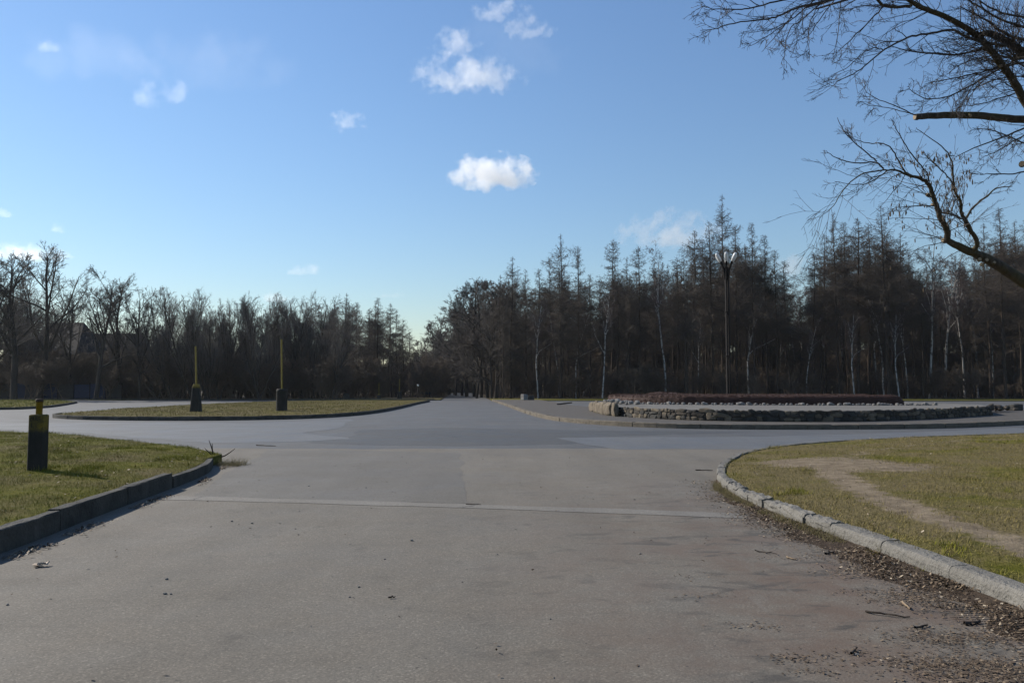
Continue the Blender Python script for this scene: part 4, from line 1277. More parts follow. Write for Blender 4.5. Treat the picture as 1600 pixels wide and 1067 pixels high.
def bush_spots(n_, pxa, pxb, da, db, ha, hb):
    out = []
    for _ in range(n_):
        d = random.uniform(da, db); px = random.uniform(pxa, pxb); x = at(px, 610, d)[0]
        if road_left(d) - 1 < x < road_right(d) + 1 and d < 240: continue
        if -85 < x < -50 and d < 111: continue
        out.append((x, d, random.uniform(ha, hb)))
    return out
scatter('undergrowth', bush_spots(230, 770, 1760, 114, 170, 2.0, 6.5) + bush_spots(420, 770, 1780, 145, 215, 6.0, 12.0) + bush_spots(260, -150, 530, 108, 140, 3, 8) + bush_spots(90, 520, 690, 125, 200, 2.5, 8) + bush_spots(110, 650, 790, 118, 250, 3, 9) + bush_spots(60, 640, 740, 245, 320, 5, 12), ('shrub',), 'brown undergrowth and saplings filling the floor of the wood')


# ------------------------------------------------------------------ the near tree whose limbs reach in from the right
near_tree = link('overhanging_tree', None, loc=(12.4, 14.5, 0)); tag(near_tree, 'large mossy bare tree reaching in from the right with cut limbs and fine twigs', 'tree')
OFF = np.array([12.4, 14.5, 0])
rT = np.random.default_rng(77)
T = np.array([[(0, 0, -.1), (-.05, 0, 1), (-.1, .05, 2.2), (-.05, 0, 3.6), (.1, -.1, 5.2), (.15, -.1, 7.2), (.1, 0, 9.5), (0, .1, 12)]], float)
link('trunk', tubes_mesh('trunk', [(T, np.array([[.55, .46, .42, .38, .33, .26, .18, .08]]), 16)]), near_tree, M['bark_moss'])
TW_P, TW_R = [], []
def limb(pts, d0, d1, w0, w1, start=None, name='limb', jit=.0):
    """pts are photo pixels traced along the limb, d0..d1 its distance, w0..w1 its width in photo pixels"""
    nP = len(pts)
    D = np.linspace(d0, d1, nP)
    W = np.array([at(p[0], p[1], d) for p, d in zip(pts, D)]) - OFF
    if start is not None: W = np.vstack([np.array(start)[None], W])
    Ws = smooth_path(W, 2)
    s = np.linspace(0, 1, len(Ws))
    wp = np.interp(s, np.linspace(0, 1, len(w0)), w0) if hasattr(w0, '__len__') else w0 * (1 - s) ** 0.85 + w1 * s
    R = wp / FPX * (d0 * (1 - s) + d1 * s) / 2
    Ws = Ws + rT.normal(0, .004, Ws.shape)
    TW_P.append(Ws); TW_R.append(R)
    return Ws, R

def add_limb(*a, **k):
    Ws, R = limb(*a, **k)
    return link('limb', tubes_mesh('limb', [(Ws[None], R[None], 10)]), near_tree, M['bark_moss'])

# thick limbs
add_limb([(1640, 462), (1600, 441), (1568, 419), (1538, 402), (1519, 395), (1499, 386), (1478, 375), (1481, 366), (1479, 356), (1469, 341), (1465, 327), (1459, 310), (1451, 285), (1438, 279), (1416, 273), (1402, 266), (1387, 265), (1353, 269), (1329, 283), (1314, 302), (1302, 324), (1280, 340)], 13.2, 11.4, [25, 22, 19, 17, 15, 13, 12, 9.5, 8.5, 8.5, 8, 7.5, 7, 6, 5, 3.8, 3, 2.4, 2, 1.7, 1.3, 1, .7], .8, start=(-.1, 0, 2.3))
add_limb([(1640, 192), (1600, 187), (1560, 184), (1523, 180), (1482, 180), (1431, 183)], 13.0, 12.3, 13, 9, start=(0, 0, 5.0))
add_limb([(1640, 220), (1600, 157), (1584, 126), (1566, 103), (1550, 81), (1530, 56), (1489, 31), (1449, 16), (1419, 2), (1395, -25)], 12.6, 11.6, 14, 5, start=(.1, -.1, 5.0))
add_limb([(1650, 110), (1600, 82), (1579, 70), (1559, 58), (1545, 52), (1532, 54)], 13.0, 12.0, 13, 8, start=(.15, -.1, 6.6))
add_limb([(1650, 80), (1600, 89), (1584, 93)], 12.8, 12.4, 9, 6, start=(.15, -.1, 6.4))
add_limb([(1519, 393), (1527, 385), (1526, 374), (1516, 361), (1507, 344), (1501, 327), (1501, 314), (1492, 300), (1490, 283), (1488, 246), (1470, 227), (1431, 200)], 12.8, 11.8, [9, 7.5, 7, 6.5, 6, 5, 4.5, 3.5, 3, 2, 1.4, .8], .9)
add_limb([(1507, 344), (1524, 319), (1546, 305), (1555, 293), (1582, 291)], 12.7, 12.9, 4, .8)
add_limb([(1424, 9), (1401, 12), (1379, 10), (1368, -4)], 11.7, 11.3, 5, 4)
n_thick = len(TW_P)
# thinner traced branches: part of the twig mass
thin = [
    ([(1380, 264), (1370, 252), (1341, 256), (1309, 250), (1290, 236)], 3, .6), ([(1370, 252), (1348, 234), (1326, 215), (1316, 200), (1308, 184)], 2.4, .6), ([(1416, 272), (1407, 258), (1397, 237), (1385, 224), (1351, 224), (1330, 215)], 3, .6),
    ([(1451, 283), (1448, 268), (1426, 244), (1409, 217), (1399, 200), (1392, 185)], 2.6, .6), ([(1507, 343), (1490, 336), (1472, 332)], 3, 2.5), ([(1459, 322), (1436, 321), (1404, 324)], 2.5, .6), ([(1490, 290), (1480, 273), (1460, 256), (1443, 241)], 2.5, .6),
    ([(1387, 266), (1372, 278), (1355, 287), (1338, 290), (1305, 284)], 2.2, .6), ([(1378, 13), (1347, 45), (1320, 72), (1309, 80)], 2.6, .6), ([(1572, 72), (1539, 67), (1505, 56), (1489, 45), (1460, 52), (1426, 56), (1406, 65), (1379, 79), (1359, 97), (1336, 115), (1311, 126), (1300, 136)], 5, .7),
    ([(1379, 78), (1365, 74), (1347, 83), (1325, 106), (1302, 116)], 2, .6), ([(1545, 75), (1494, 87), (1455, 84), (1419, 80), (1388, 72)], 4, .7), ([(1600, 98), (1561, 106), (1527, 115), (1482, 124), (1451, 130)], 3.5, .7), ([(1561, 108), (1527, 128), (1500, 144), (1471, 155), (1442, 155), (1419, 139)], 3.2, .7),
    ([(1430, 180), (1424, 178), (1401, 166), (1370, 155), (1352, 144)], 2.4, .5), ([(1420, 177), (1381, 167), (1354, 165)], 1.6, .5), ([(1640, 185), (1600, 200), (1563, 217), (1524, 229), (1494, 246)], 4, .7), ([(1640, 195), (1600, 210), (1555, 239), (1535, 246)], 3, .6),
    ([(1640, 260), (1600, 268), (1580, 273), (1548, 271), (1531, 273)], 3.2, .6), ([(1640, 230), (1600, 225), (1560, 205), (1520, 200)], 3, .6), ([(1640, 60), (1600, 65), (1561, 49), (1545, 34), (1527, 25), (1500, 10)], 6, 1), ([(1640, 30), (1600, 28), (1560, 20), (1520, -5)], 5, 1),
    ([(1640, 140), (1600, 118), (1560, 122), (1520, 140)], 3.5, .7), ([(1640, 150), (1610, 140), (1570, 150), (1530, 165), (1500, 165)], 3, .7), ([(1640, 50), (1580, 40), (1530, 12), (1500, -10)], 5, 1), ([(1640, 130), (1600, 105), (1570, 85), (1530, 90), (1490, 105)], 4, .7),
    ([(1300, -12), (1225, 0), (1187, 10), (1159, 16), (1144, 15), (1112, 15), (1097, 8)], 3.2, .6), ([(1144, 16), (1125, 31), (1118, 33)], 1.2, .5), ([(1330, -8), (1294, 1), (1250, 11), (1230, 19), (1209, 29), (1183, 31), (1141, 37), (1117, 46), (1094, 48)], 4.5, .6), ([(1300, -2), (1283, 5), (1250, 34), (1236, 41), (1228, 62), (1226, 81), (1225, 97)], 2.4, .6),
    ([(1310, -6), (1300, 5), (1281, 30), (1266, 56), (1247, 63)], 2.2, .6), ([(1275, 15), (1263, 41), (1264, 70), (1264, 96)], 1.5, .6), ([(1285, -5), (1272, 0), (1240, 30), (1214, 47), (1191, 62), (1169, 74)], 2.2, .6), ([(1250, 10), (1225, 40), (1205, 65), (1190, 82)], 1.8, .5), ([(1260, 12), (1232, 35), (1195, 50), (1160, 50)], 1.8, .5),
    ([(1318, -8), (1314, 0), (1311, 45), (1300, 101)], 1.8, .6), ([(1350, -10), (1320, 12), (1304, 14)], 2, .6), ([(1379, 12), (1345, 8), (1320, 20)], 2, .6), ([(1187, 10), (1170, 0), (1165, -8)], 1.6, .8),
]
for k, (pts, w0, w1) in enumerate(thin):
    dd = 12.3 + rT.uniform(-1.0, .6)
    if pts[0][0] < 1340: dd = 11.0 + rT.uniform(-.4, .4)
    if pts[0][0] > 1530 and pts[0][0] < 1600 or pts[0][0] < 1530 and pts[0][0] > 1370: dd = 12.2 + rT.uniform(-.2, .2)
    limb(pts, dd, dd - rT.uniform(.1, 1.0), w0, w1)

# join the off-frame starts to the trunk so that nothing hangs in the air
extra = []
for Ws in TW_P[n_thick:]:
    w = Ws[0] + OFF
    if px_of(w[0], w[1]) > 1595:
        z = float(np.clip(Ws[0][2] - 1.0, 3, 9)); extra.append(np.array([(0, 0, z), Ws[0] * .5 + np.array([0, 0, z]) * .5 + np.array([0, 0, .25]), Ws[0]]))
    elif Ws[0][2] > 6.2 and px_of(w[0], w[1]) > 1270 and px_of(w[0], w[1]) < 1355 :
        extra.append(np.array([(0, 0, 6.4), Ws[0] * .5 + np.array([0, 0, 5.4]), Ws[0]]))

groups = []
for Ws, R in zip(TW_P[n_thick:], TW_R[n_thick:]):
    groups.append((Ws[None], R[None], 5))
for e_ in extra:
    Es = smooth_path(e_, 2); groups.append((Es[None], np.linspace(.04, .012, len(Es))[None], 5))
# side twigs
def pad(Ws, n_=24):
    s = np.linspace(0, 1, len(Ws)); q = np.linspace(0, 1, n_)
    return np.stack([np.interp(q, s, Ws[:, k]) for k in range(3)], 1)
l1P, l1R = [], []
for k, (Ws, R) in enumerate(zip(TW_P, TW_R)):
    Lw = np.linalg.norm(np.diff(Ws, axis=0), axis=1).sum()
    if k == 1: continue
    dens = 6.5 if k >= n_thick else 5.0
    m0 = Ws[len(Ws) // 2] + OFF
    if px_of(m0[0], m0[1]) > 1440 and m0[2] > 5.6: dens *= 2.0
    nS = max(2, int(Lw * dens))
    Pp = pad(Ws)[None]; Rp = np.interp(np.linspace(0, 1, 24), np.linspace(0, 1, len(R)), R)[None]
    p, d, L, q = sprout(Pp, Rp, nS, .22 if k < n_thick else .1, 1.0, (.35, .95), .24, rT, shape=.85)
    L = np.clip(L * 1.25, .2, .58 if px_of(m0[0], m0[1]) < 1390 else .95)
    d[:, 2] += rT.uniform(-.25, .2)
    l1P.append(grow(p, d, L, 6, .14, -.015, rT)); l1R.append(taper(np.clip(q * .5, .0035, .008), np.full(len(p), .0022), 6))
l1P = np.concatenate(l1P); l1R = np.concatenate(l1R)
groups.append((l1P, l1R, 3))
p, d, L, q = sprout(l1P, l1R, 4, .15, 1, (.3, .8), .48, rT)
l2 = grow(p, d, np.clip(L, .1, .55), 4, .14, 0, rT); l2R = taper(np.full(len(l2), .0032), np.full(len(l2), .0018), 4)
groups.append((l2, l2R, 3))
p, d, L, q = sprout(l2, l2R, 2, .3, 1, (.4, .9), .4, rT)
l3 = grow(p, d, np.clip(L, .05, .2), 2, .1, 0, rT)
groups.append((l3, taper(np.full(len(l3), .0022), np.full(len(l3), .0016), 2), 3))
link('crown', tubes_mesh('crown', groups), near_tree, M['twig_near'])['kind'] = 'stuff'
# hanging dry pods on the lower limb's twigs
sel = [q for q in l2[:, -1] if 1395 < px_of(q[0] + OFF[0], q[1] + OFF[1]) < 1530 and q[2] < 5.2]
random.shuffle(sel)
b = MB()
for q in sel[:170]:
    l_ = random.uniform(.04, .085); w_ = .010
    b.lathe([(.003, 0), (w_, -l_ * .4), (w_ * .8, -l_ * .8), (.002, -l_)], 5, tuple(q))
po = b.build('seed_pod', M['pod'], near_tree); po['kind'] = 'stuff'
# the rest of its crown, leaning away from the road
az = rT.uniform(math.radians(-85), math.radians(30), 11); zt = rT.uniform(4.5, 11.5, 11)
P0 = np.column_stack([np.zeros(11), np.zeros(11), zt]); D0 = np.column_stack([np.cos(az), np.sin(az), rT.uniform(.25, 1.0, 11)])
LB = grow(P0, D0, rT.uniform(3.5, 6.5, 11), 8, .10, .03, rT)
for k in range(11):
    link('limb', tubes_mesh('limb', [(LB[k][None], np.linspace(.13, .03, 8)[None], 8)]), near_tree, M['bark_moss'])
p, d, L, q = sprout(LB, taper(np.full(11, .13), np.full(11, .03), 8), 12, .2, 1, (.4, 1.0), .4, rT)
c1 = grow(p, d, L, 6, .12, .02, rT); r1 = taper(np.full(len(c1), .022), np.full(len(c1), .006), 6)
p, d, L, q = sprout(c1, r1, 9, .15, 1, (.35, 1.0), .4, rT)
c2 = grow(p, d, L, 4, .14, .01, rT)
link('crown', tubes_mesh('crown', [(c1, r1, 4), (c2, taper(np.full(len(c2), .005), np.full(len(c2), .002), 4), 3)]), near_tree, M['twig_near'])['kind'] = 'stuff'
# sawn faces
def cut(px, py, d, rpx, nrm):
    c = at(px, py, d) - OFF
    R = Vector(nrm).normalized().to_track_quat('Z', 'Y').to_matrix()
    rad = rpx / FPX * d
    b = MB(); b.lathe([(rad * 1.25, -.05), (rad * 1.15, .0)], 12, tuple(c), R); 
    k = b.build('branch_stub', M['bark_moss'], near_tree)
    b = MB(); b.lathe([(rad, -.02), (rad * .96, .006)], 12, tuple(c), R); b.build('cut_face', M['cut_wood'], k)
cut(1429.5, 183, 12.28, 4.2, (-1, -.15, -.05))
cut(1474, 375.5, 12.75, 3.6, (-1, -.5, .1))
cut(1531, 405, 12.75, 2.6, (-.3, -1, .1)); cut(1542, 406, 12.75, 2.6, (-.2, -1, .2)); cut(1535, 414, 12.75, 2.4, (-.3, -1, -.3)); cut(1554, 410, 12.75, 2.2, (-.2, -1, .3))
cut(1456, 320, 12.55, 2.2, (-1, -.4, 0)); cut(1448, 304, 12.5, 2.5, (-1, -.2, .4)); cut(1565, 103, 12.2, 2.4, (-.4, -1, -.3)); cut(1516, 181, 12.4, 2.4, (-.1, -1, -.4)); cut(1583, 93.5, 12.4, 3.2, (-1, -.2, -.2)); cut(1597, 256, 12.9, 4, (-.7, -1, 0))


# ------------------------------------------------------------------ litter, sticks, weeds
def leaves(name, P, z, size, label, seed, tint=(.45, .25), flat=1.0):
    r = np.random.default_rng(seed); N = len(P)
    a = r.uniform(0, 2 * PI, N); L = size * r.uniform(.5, 1.4, N); W = L * r.uniform(.15, .6, N)
    u = np.column_stack([np.cos(a), np.sin(a), r.normal(0, .28 * flat, N)]); v = np.column_stack([-np.sin(a), np.cos(a), r.normal(0, .35 * flat, N)])
    c = np.column_stack([P, z + r.uniform(.001, .010 * flat, N) + np.abs(u[:, 2]) * L * .5])
    up = np.array([0, 0, 1.0]) * (L * r.uniform(.0, .25 * flat, N))[:, None]
    V = np.stack([c - u * L[:, None] / 2, c - v * W[:, None] / 2 + up * .6, c + u * L[:, None] / 2 + up, c + v * W[:, None] / 2 + up * .3], 1).reshape(-1, 3)
    ix = np.arange(N)[:, None] * 4
    F = np.concatenate([ix + np.array([[0, 1, 2]]), ix + np.array([[0, 2, 3]])])
    t = np.repeat(np.clip(r.normal(tint[0], tint[1], N), 0, 1), 4)
    return tag(link(name, mesh_np(name, V, F, False, {'tint': t}), None, M['leaf']), label, kind='stuff')

rL = np.random.default_rng(31)
def band(path, n_, spread, side=-1, lo=0.0):
    P = resample(path, .05)
    T = np.gradient(P, axis=0); T /= np.linalg.norm(T, axis=1, keepdims=True) + 1e-9
    k = rL.integers(0, len(P), n_)
    off = lo + np.abs(rL.normal(0, 1, n_)) * spread
    return P[k] + np.column_stack([T[k, 1], -T[k, 0]]) * (off * (1 if side < 0 else -1))[:, None]
near_k = K_RIGHT[K_RIGHT[:, 1] < 13.6]
A = band(near_k, 46000, .27, side=1, lo=.01)
wgt = np.clip((13.8 - A[:, 1]) / 6, .12, 1) * np.clip(vnoise(A, .4, 3) * 1.8 - .25, .05, 1)
A = A[rL.uniform(0, 1, len(A)) < wgt]
leaves('leaf_litter', A, .008 + .03 * np.exp(-dist_poly(A, near_k) / .12), .030, 'brown leaf litter heaped along the foot of the right kerb', 1, (.45, .28), .8)
# drifts further out on the near right
cl = []
for (px, py, n_, sx, sy) in ((1440, 985, 70, .10, .05), (1380, 940, 90, .13, .06), (1350, 925, 60, .12, .05), (1520, 1040, 1500, .30, .10), (1580, 1062, 1200, .3, .09), (1500, 1000, 900, .25, .10), (1450, 935, 1200, .2, .15), (1380, 895, 1000, .25, .12), (1335, 880, 260, .25, .15), (1310, 865, 200, .25, .15), (1240, 873, 60, .2, .08), (1340, 1020, 50, .1, .05), (1250, 1030, 130, .12, .05), (1275, 1050, 60, .1, .04), (1180, 980, 50, .12, .05), (1075, 900, 40, .15, .06), (1100, 930, 40, .15, .05)):
    c = gr(px, py); cl.append(np.column_stack([rL.normal(c[0], sx, n_), rL.normal(c[1], sy, n_)]))
leaves('leaf_litter', np.concatenate(cl), .006, .026, 'scattered dry leaf crumbs on the road beside the right kerb', 2, (.42, .22), .35)
Bk = band(np.vstack([K_LEFT[K_LEFT[:, 1] > 6], K_LEFT2]), 2600, .10, side=-1, lo=.16)
Bk = Bk[vnoise(Bk, .6, 4) > .52]
leaves('leaf_litter', Bk, .006, .04, 'dry leaves gathered at the foot of the left kerb', 3, (.55, .3))
sp_ = np.column_stack([rL.uniform(-5.3, 3.2, 420), rL.uniform(3.8, 19, 420)])
leaves('leaf_litter', sp_, .005, .03, 'stray leaf scraps scattered over the near road', 4, (.2, .2))
lw = np.column_stack([rL.uniform(-14, -5.4, 900), rL.uniform(7, 22, 900)]); lw = lw[inside(lw, L_LEFT)]
leaves('lawn_litter', lw, lawn_z(lw, .20, .12, C_LEFT, L_LEFT) + .03, .045, 'pale fallen leaves dotted over the left lawn', 5, (.85, .2))
lw = np.column_stack([rL.uniform(3.6, 16, 1500), rL.uniform(5, 24, 1500)]); lw = lw[inside(lw, L_RIGHT)]
leaves('lawn_litter', lw, lawn_z(lw, .13, .30, C_RIGHT, L_RIGHT) + .02, .04, 'dead leaves dotted over the right lawn', 6, (.5, .35))

# thin soil drift at the foot of the right kerb (earth washed from the lawn)
A = resample(near_k, .12)
T = np.gradient(A, axis=0); T /= np.linalg.norm(T, axis=1, keepdims=True)
Nn = np.column_stack([-T[:, 1], T[:, 0]])
w0 = (.08 + .30 * vnoise(A, .5, 12) ** 1.5 + .16 * vnoise(A, .17, 14) + .16 * np.clip((10 - A[:, 1]) / 5, 0, 1)) * np.clip((13.4 - A[:, 1]) / 2.5, .15, 1)
cols = 6
V = []
for j in range(cols + 1):
    u = j / cols
    jit = rL.normal(0, .02, len(A)) * u
    V.append(np.column_stack([A + Nn * (w0 * u + jit - .01)[:, None], .006 + .022 * (1 - u) ** 1.5 + rL.uniform(0, .008, len(A)) * (1 - u)]))
V = np.concatenate(V); nA = len(A)
ix = np.arange(nA - 1)
F = np.concatenate([np.stack([ix + j * nA, ix + 1 + j * nA, ix + 1 + (j + 1) * nA, ix + (j + 1) * nA], 1) for j in range(cols)])
tag(link('soil', mesh_np('soil', V, F, True), None, M['soil']), 'dark earth drifted against the right kerb', kind='stuff')

# dry tufts between kerb and road
def tufts(centres, n_, L, mat, parent=None, name='grass_tuft', spread=.04, seed=0):
    r = np.random.default_rng(seed)
    N = len(centres) * n_
    c = np.repeat(np.asarray(centres, float), n_, 0) + np.column_stack([r.normal(0, spread, N), r.normal(0, spread, N), np.zeros(N)])
    d = np.column_stack([r.normal(0, .55, N), r.normal(0, .55, N), np.ones(N)])
    P = grow(c, d, L * r.uniform(.4, 1.2, N), 4, .22, -.16, r)
    return link(name, tubes_mesh(name, [(P, taper(np.full(N, .0028), np.full(N, .0008), 4), 3)]), parent, mat)
kc = resample(K_RIGHT[(K_RIGHT[:, 1] > 8.0) & (K_RIGHT[:, 1] < 13.2)], .07)
kc = kc[vnoise(kc, .35, 9) > .36]
kc = np.column_stack([kc + np.column_stack([-rL.uniform(.02, .14, len(kc)), np.zeros(len(kc))]), np.full(len(kc), .01)])
tag(tufts(kc, 40, .085, M['weed'], seed=3), 'dry straw tufts growing along the crumbling kerb', kind='stuff')
for k, (px, py, lab) in enumerate(((1385, 868, 'small green and straw grass tuft against the pale kerb'), (1300, 838, 'dark green tuft where the broken kerb begins'), (1450, 897, 'tiny weed sprouting at the kerb joint'))):
    c = gr(px, py)
    o = tufts([(0, 0, 0)], 90 if k == 0 else 45, .11 if k == 0 else .07, M['blade_dry'] if k == 0 else M['blade'], seed=20 + k, spread=.07 if k == 0 else .04)
    o.location = (c[0], c[1], .01); tag(o, lab, 'grass tuft')
c = gr(356, 727)
wd = tufts([(0, 0, 0), (.18, .1, 0), (.1, .28, 0), (-.08, .12, 0), (.22, -.1, 0)], 80, .19, M['weed'], name='weed_clump', spread=.10, seed=40); wd.location = (c[0], c[1] - .1, 0)
tag(wd, 'dry brown weed clump at the end of the left kerb', 'weed')
c = gr(325, 716, .1)
r9 = np.random.default_rng(3)
Q = grow(np.zeros((7, 3)), np.column_stack([r9.normal(0, .5, 7), r9.normal(0, .4, 7), r9.uniform(.3, 1, 7)]), r9.uniform(.2, .5, 7), 5, .15, 0, r9)
o = link('broken_branch', tubes_mesh('broken_branch', [(Q, taper(np.full(7, .022), np.full(7, .006), 5), 6)]), None, M['stick'], loc=(c[0] + .15, c[1], .05)); tag(o, 'broken dark branch sticking up at the tip of the left lawn', 'branch')

def stick(p0, p1, w, mat, label, bend=.02, kinks=7):
    a, b_ = np.append(gr(*p0), .012), np.append(gr(*p1), .012)
    ts = np.linspace(0, 1, kinks)[:, None]
    P = a * (1 - ts) + b_ * ts + np.column_stack([rL.normal(0, bend, kinks), rL.normal(0, bend, kinks), np.abs(rL.normal(0, .004, kinks))])
    c = P[kinks // 2].copy(); c[2] = 0
    R = np.linspace(w, w * .5, kinks)[None]
    g = [((P - c)[None], R, 6)]
    p, d, L, q = sprout((P - c)[None], R, 2, .3, .9, (.5, .9), .25, rL); d[:, 2] = np.abs(d[:, 2]) * .2
    S2 = grow(p, d, L, 3, .05, 0, rL); g.append((S2, taper(q * .6, q * .25, 3), 5))
    o = link('stick', tubes_mesh('stick', g), None, mat, loc=tuple(c)); return tag(o, label, 'stick')

stick((1086, 735), (1111, 736), .012, M['stick'], 'dark twig pointing at the first stone of the right kerb')
stick((1181, 862), (1216, 868), .006, M['stick'], 'thin bent twig on open asphalt left of the leaf litter')
stick((1229, 872), (1242, 876), .010, M['stick_pale'], 'short pale peeled stick beside the thin bent twig', .004)
stick((1290, 867), (1309, 864), .012, M['stick'], 'short black stick at the edge of the leaf litter', .005)
stick((1349, 958), (1426, 968), .009, M['stick'], 'longest dark stick lying on the asphalt near the litter', .012)
stick((1411, 943), (1422, 954), .011, M['stick_pale'], 'slanting light brown stick above the longest one', .004)
stick((1428, 984), (1450, 978), .008, M['stick'], 'dark stick resting on a small leaf drift', .005)
stick((1508, 978), (1532, 974), .020, M['stick'], 'thick black piece of wood within the leaf litter', .006)
stick((1331, 1024), (1339, 1015), .009, M['stick'], 'small upright slanted stick low on the asphalt', .003)
stick((400, 696), (430, 697.5), .016, M['stick'], 'dark twig lying far out on the left of the crossroads', .02)
stick((728, 789), (752, 789.5), .007, M['stick'], 'thin twig beside the pale repaved strip', .006)
stick((608, 936), (618, 935), .008, M['stick'], 'tiny dark twig in the middle of the near road', .003)
c = gr(62, 886)
b = MB()
for k in range(6):
    b.box((random.uniform(-.06, .06), random.uniform(-.03, .03), .012 + .004 * k), (.07, .04, .006), random.uniform(0, 3), .8, 0, .01)
tag(b.build('crumpled_leaf', M['paper'], None, loc=(c[0], c[1], .006)), 'pale crumpled leaf lying alone on the left of the near road', 'leaf')
pm = [rock_mesh('pebble', 90 + k, .5, .5, .5, .2, 1) for k in range(3)]
for me in pm: me.materials.append(M['white_stone'])
for k in range(26):
    o = bpy.data.objects.new('pebble', pm[k % 3]); COL.objects.link(o)
    sc = random.uniform(.010, .026)
    x, y = (random.uniform(-4.2, 3), random.uniform(4.3, 13)) if k > 3 else gr(*((722, 910), (860, 968), (1000, 866), (777, 867))[k])
    o.location = (x, y, .004 + sc * .3); o.scale = (sc * 1.4, sc, sc * .7); o.rotation_euler = (0, 0, random.uniform(0, 6))
    tag(o, 'tiny pale pebble on the grey near road', 'pebble', 'pale pebbles strewn on the near road')


# ------------------------------------------------------------------ clouds: small bodies of vapour far above the wood
def m_cloud(name, dens, thr, sc):
    m = bpy.data.materials.new(name); m.use_nodes = True; t = m.node_tree
    t.nodes.remove(t.nodes['Principled BSDF'])
    n = NT.__new__(NT); n.m, n.t, n.geo, n.b = m, t, None, None
    oc = n.obj()
    wp = n.pos()
    sep = n.n('ShaderNodeSeparateXYZ', {'Vector': oc})
    zz = n.math('MULTIPLY', n.math('ADD', sep.outputs['Z'], 0.25), 1.0)
    zz = n.math('MAXIMUM', n.math('MULTIPLY', zz, 0.85), n.math('MULTIPLY', zz, -2.4))
    oc2 = n.n('ShaderNodeCombineXYZ', {'X': sep.outputs['X'], 'Y': sep.outputs['Y'], 'Z': zz}).outputs[0]
    r = n.n('ShaderNodeVectorMath', {0: oc2}, operation='LENGTH').outputs['Value']
    f1 = n.noise(1.0 / sc, 9, 0.64, vec=wp)
    x = n.math('SUBTRACT', n.math('ADD', n.math('MULTIPLY', n.math('SUBTRACT', 1.0, r), 0.85), n.math('MULTIPLY', f1, 3.3)), thr)
    d = n.math('MULTIPLY', n.math('MULTIPLY', x, 3.4, True), dens)
    v = n.n('ShaderNodeVolumePrincipled', {'Color': (1, 1, 1, 1), 'Density': d, 'Anisotropy': 0.55})
    t.links.new(v.outputs[0], t.nodes['Material Output'].inputs['Volume'])
    return m
M['cloud'] = m_cloud('cloud', 0.016, 1.74, 62)
M['cloud_wisp'] = m_cloud('cloud_wisp', 0.0066, 1.94, 52)
M['cloud_faint'] = m_cloud('cloud_faint', 0.0026, 2.0, 48)
M['cloud_veil'] = m_cloud('cloud_veil', 0.00024, 1.75, 110)
import bmesh
bm = bmesh.new(); bmesh.ops.create_icosphere(bm, subdivisions=3, radius=1.0)
cm = {}
for k in ('cloud', 'cloud_wisp', 'cloud_faint', 'cloud_veil'):
    me = bpy.data.meshes.new('cloud'); bm.to_mesh(me); me.materials.append(M[k]); cm[k] = me
bm.free()
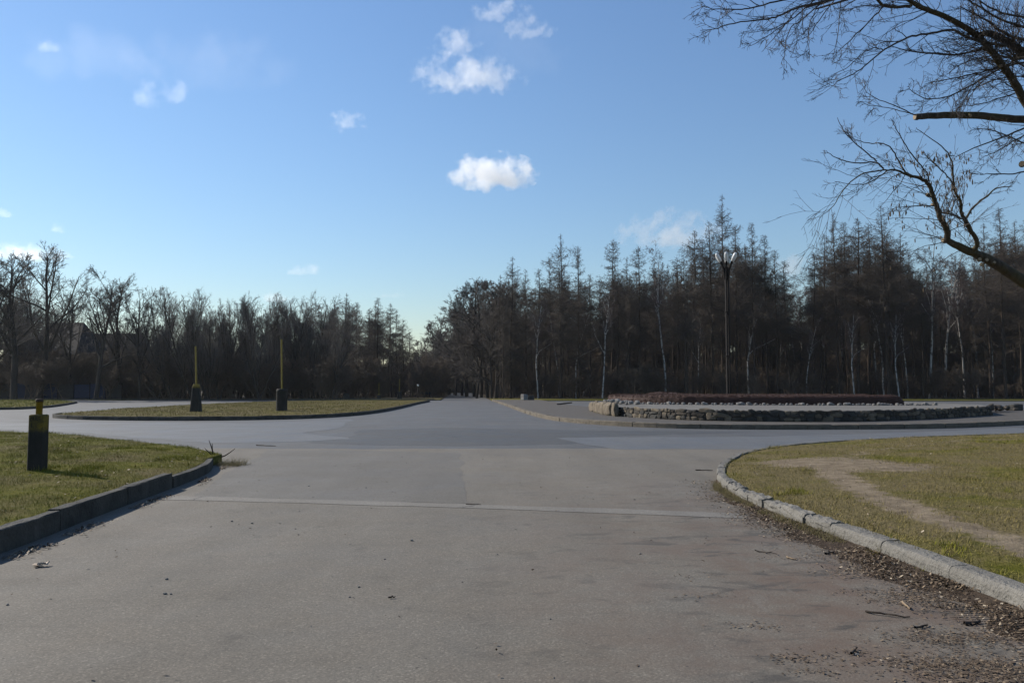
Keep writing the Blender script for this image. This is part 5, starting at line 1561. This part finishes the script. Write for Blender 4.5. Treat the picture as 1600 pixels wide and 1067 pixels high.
CL = [(770, 271, 122, 56, 'cloud', 'largest white cloud floating in the middle of the sky'), (730, 118, 165, 60, 'cloud_wisp', 'curved wispy cloud high above the largest one'), (711, 66, 76, 44, 'cloud_wisp', 'small ragged cloud just above the curved wispy one'), (820, 43, 85, 36, 'cloud_wisp', 'soft cloud high to the right of the ragged one'), (783, 16, 90, 30, 'cloud_wisp', 'cloud touching the top edge of the frame'), (767, 93, 60, 24, 'cloud_faint', 'faint small cloud above the right end of the curved one'),
      (546, 192, 66, 34, 'cloud_wisp', 'small lone cloud left of the largest one'), (275, 146, 52, 46, 'cloud_faint', 'faint right hand puff of the pair high on the left'), (224, 149, 46, 56, 'cloud_faint', 'faint left hand puff of the pair high on the left'), (74, 72, 50, 26, 'cloud_faint', 'faint wisp near the upper left corner'), (85, 357, 34, 20, 'cloud_wisp', 'tiny bright cloud above the far left trees'), (6, 331, 30, 22, 'cloud_wisp', 'little cloud at the left frame edge'),
      (40, 397, 130, 30, 'cloud_wisp', 'low cloud behind the far left tree tops'), (476, 424, 74, 20, 'cloud_wisp', 'flat low cloud above the slim tree row'), (432, 465, 44, 18, 'cloud_wisp', 'tiny low cloud touching the slim tree row'), (600, 461, 80, 14, 'cloud_faint', 'faint flat streak above the larch clump'), (1047, 362, 140, 62, 'cloud_wisp', 'soft cloud behind the wood left of the tallest larch'), (1240, 415, 60, 44, 'cloud_wisp', 'cloud glowing through the sky gap in the wood'),
      (330, 95, 230, 80, 'cloud_veil', 'barely visible veil of cloud right of the faint pair of puffs'), (150, 90, 200, 80, 'cloud_veil', 'barely visible veil of cloud in the upper left'), (800, 75, 150, 110, 'cloud_veil', 'thin veil trailing right of the ragged high clouds')]
for (px, py, w_, h_, k, lab) in CL:
    D = 2400
    p = at(px, py, D)
    o = link('cloud', cm[k]); o.location = tuple(p)
    s_ = D / FPX / 2
    o.scale = (w_ * s_ * 1.3, (w_ + h_) * .5 * s_, h_ * s_ * 1.3)
    tag(o, lab, 'cloud')

# ------------------------------------------------------------------ thin spring air between here and the far wood
hz = mesh_np('haze', [(x, y, z) for z in (-1.2, 34) for x, y in ((-420, -60), (420, -60), (420, 480), (-420, 480))], [np.array([[3, 2, 1, 0], [4, 5, 6, 7], [0, 1, 5, 4], [1, 2, 6, 5], [2, 3, 7, 6], [3, 0, 4, 7]])])
hm = bpy.data.materials.new('haze'); hm.use_nodes = True
hm.node_tree.nodes.remove(hm.node_tree.nodes['Principled BSDF'])
hv = hm.node_tree.nodes.new('ShaderNodeVolumePrincipled')
hv.inputs['Color'].default_value = (0.86, 0.92, 1.0, 1); hv.inputs['Density'].default_value = 0.00009; hv.inputs['Anisotropy'].default_value = 0.3
hm.node_tree.links.new(hv.outputs[0], hm.node_tree.nodes['Material Output'].inputs['Volume'])
tag(link('haze', hz, None, hm), 'thin haze over the crossroads and the wood', kind='stuff')
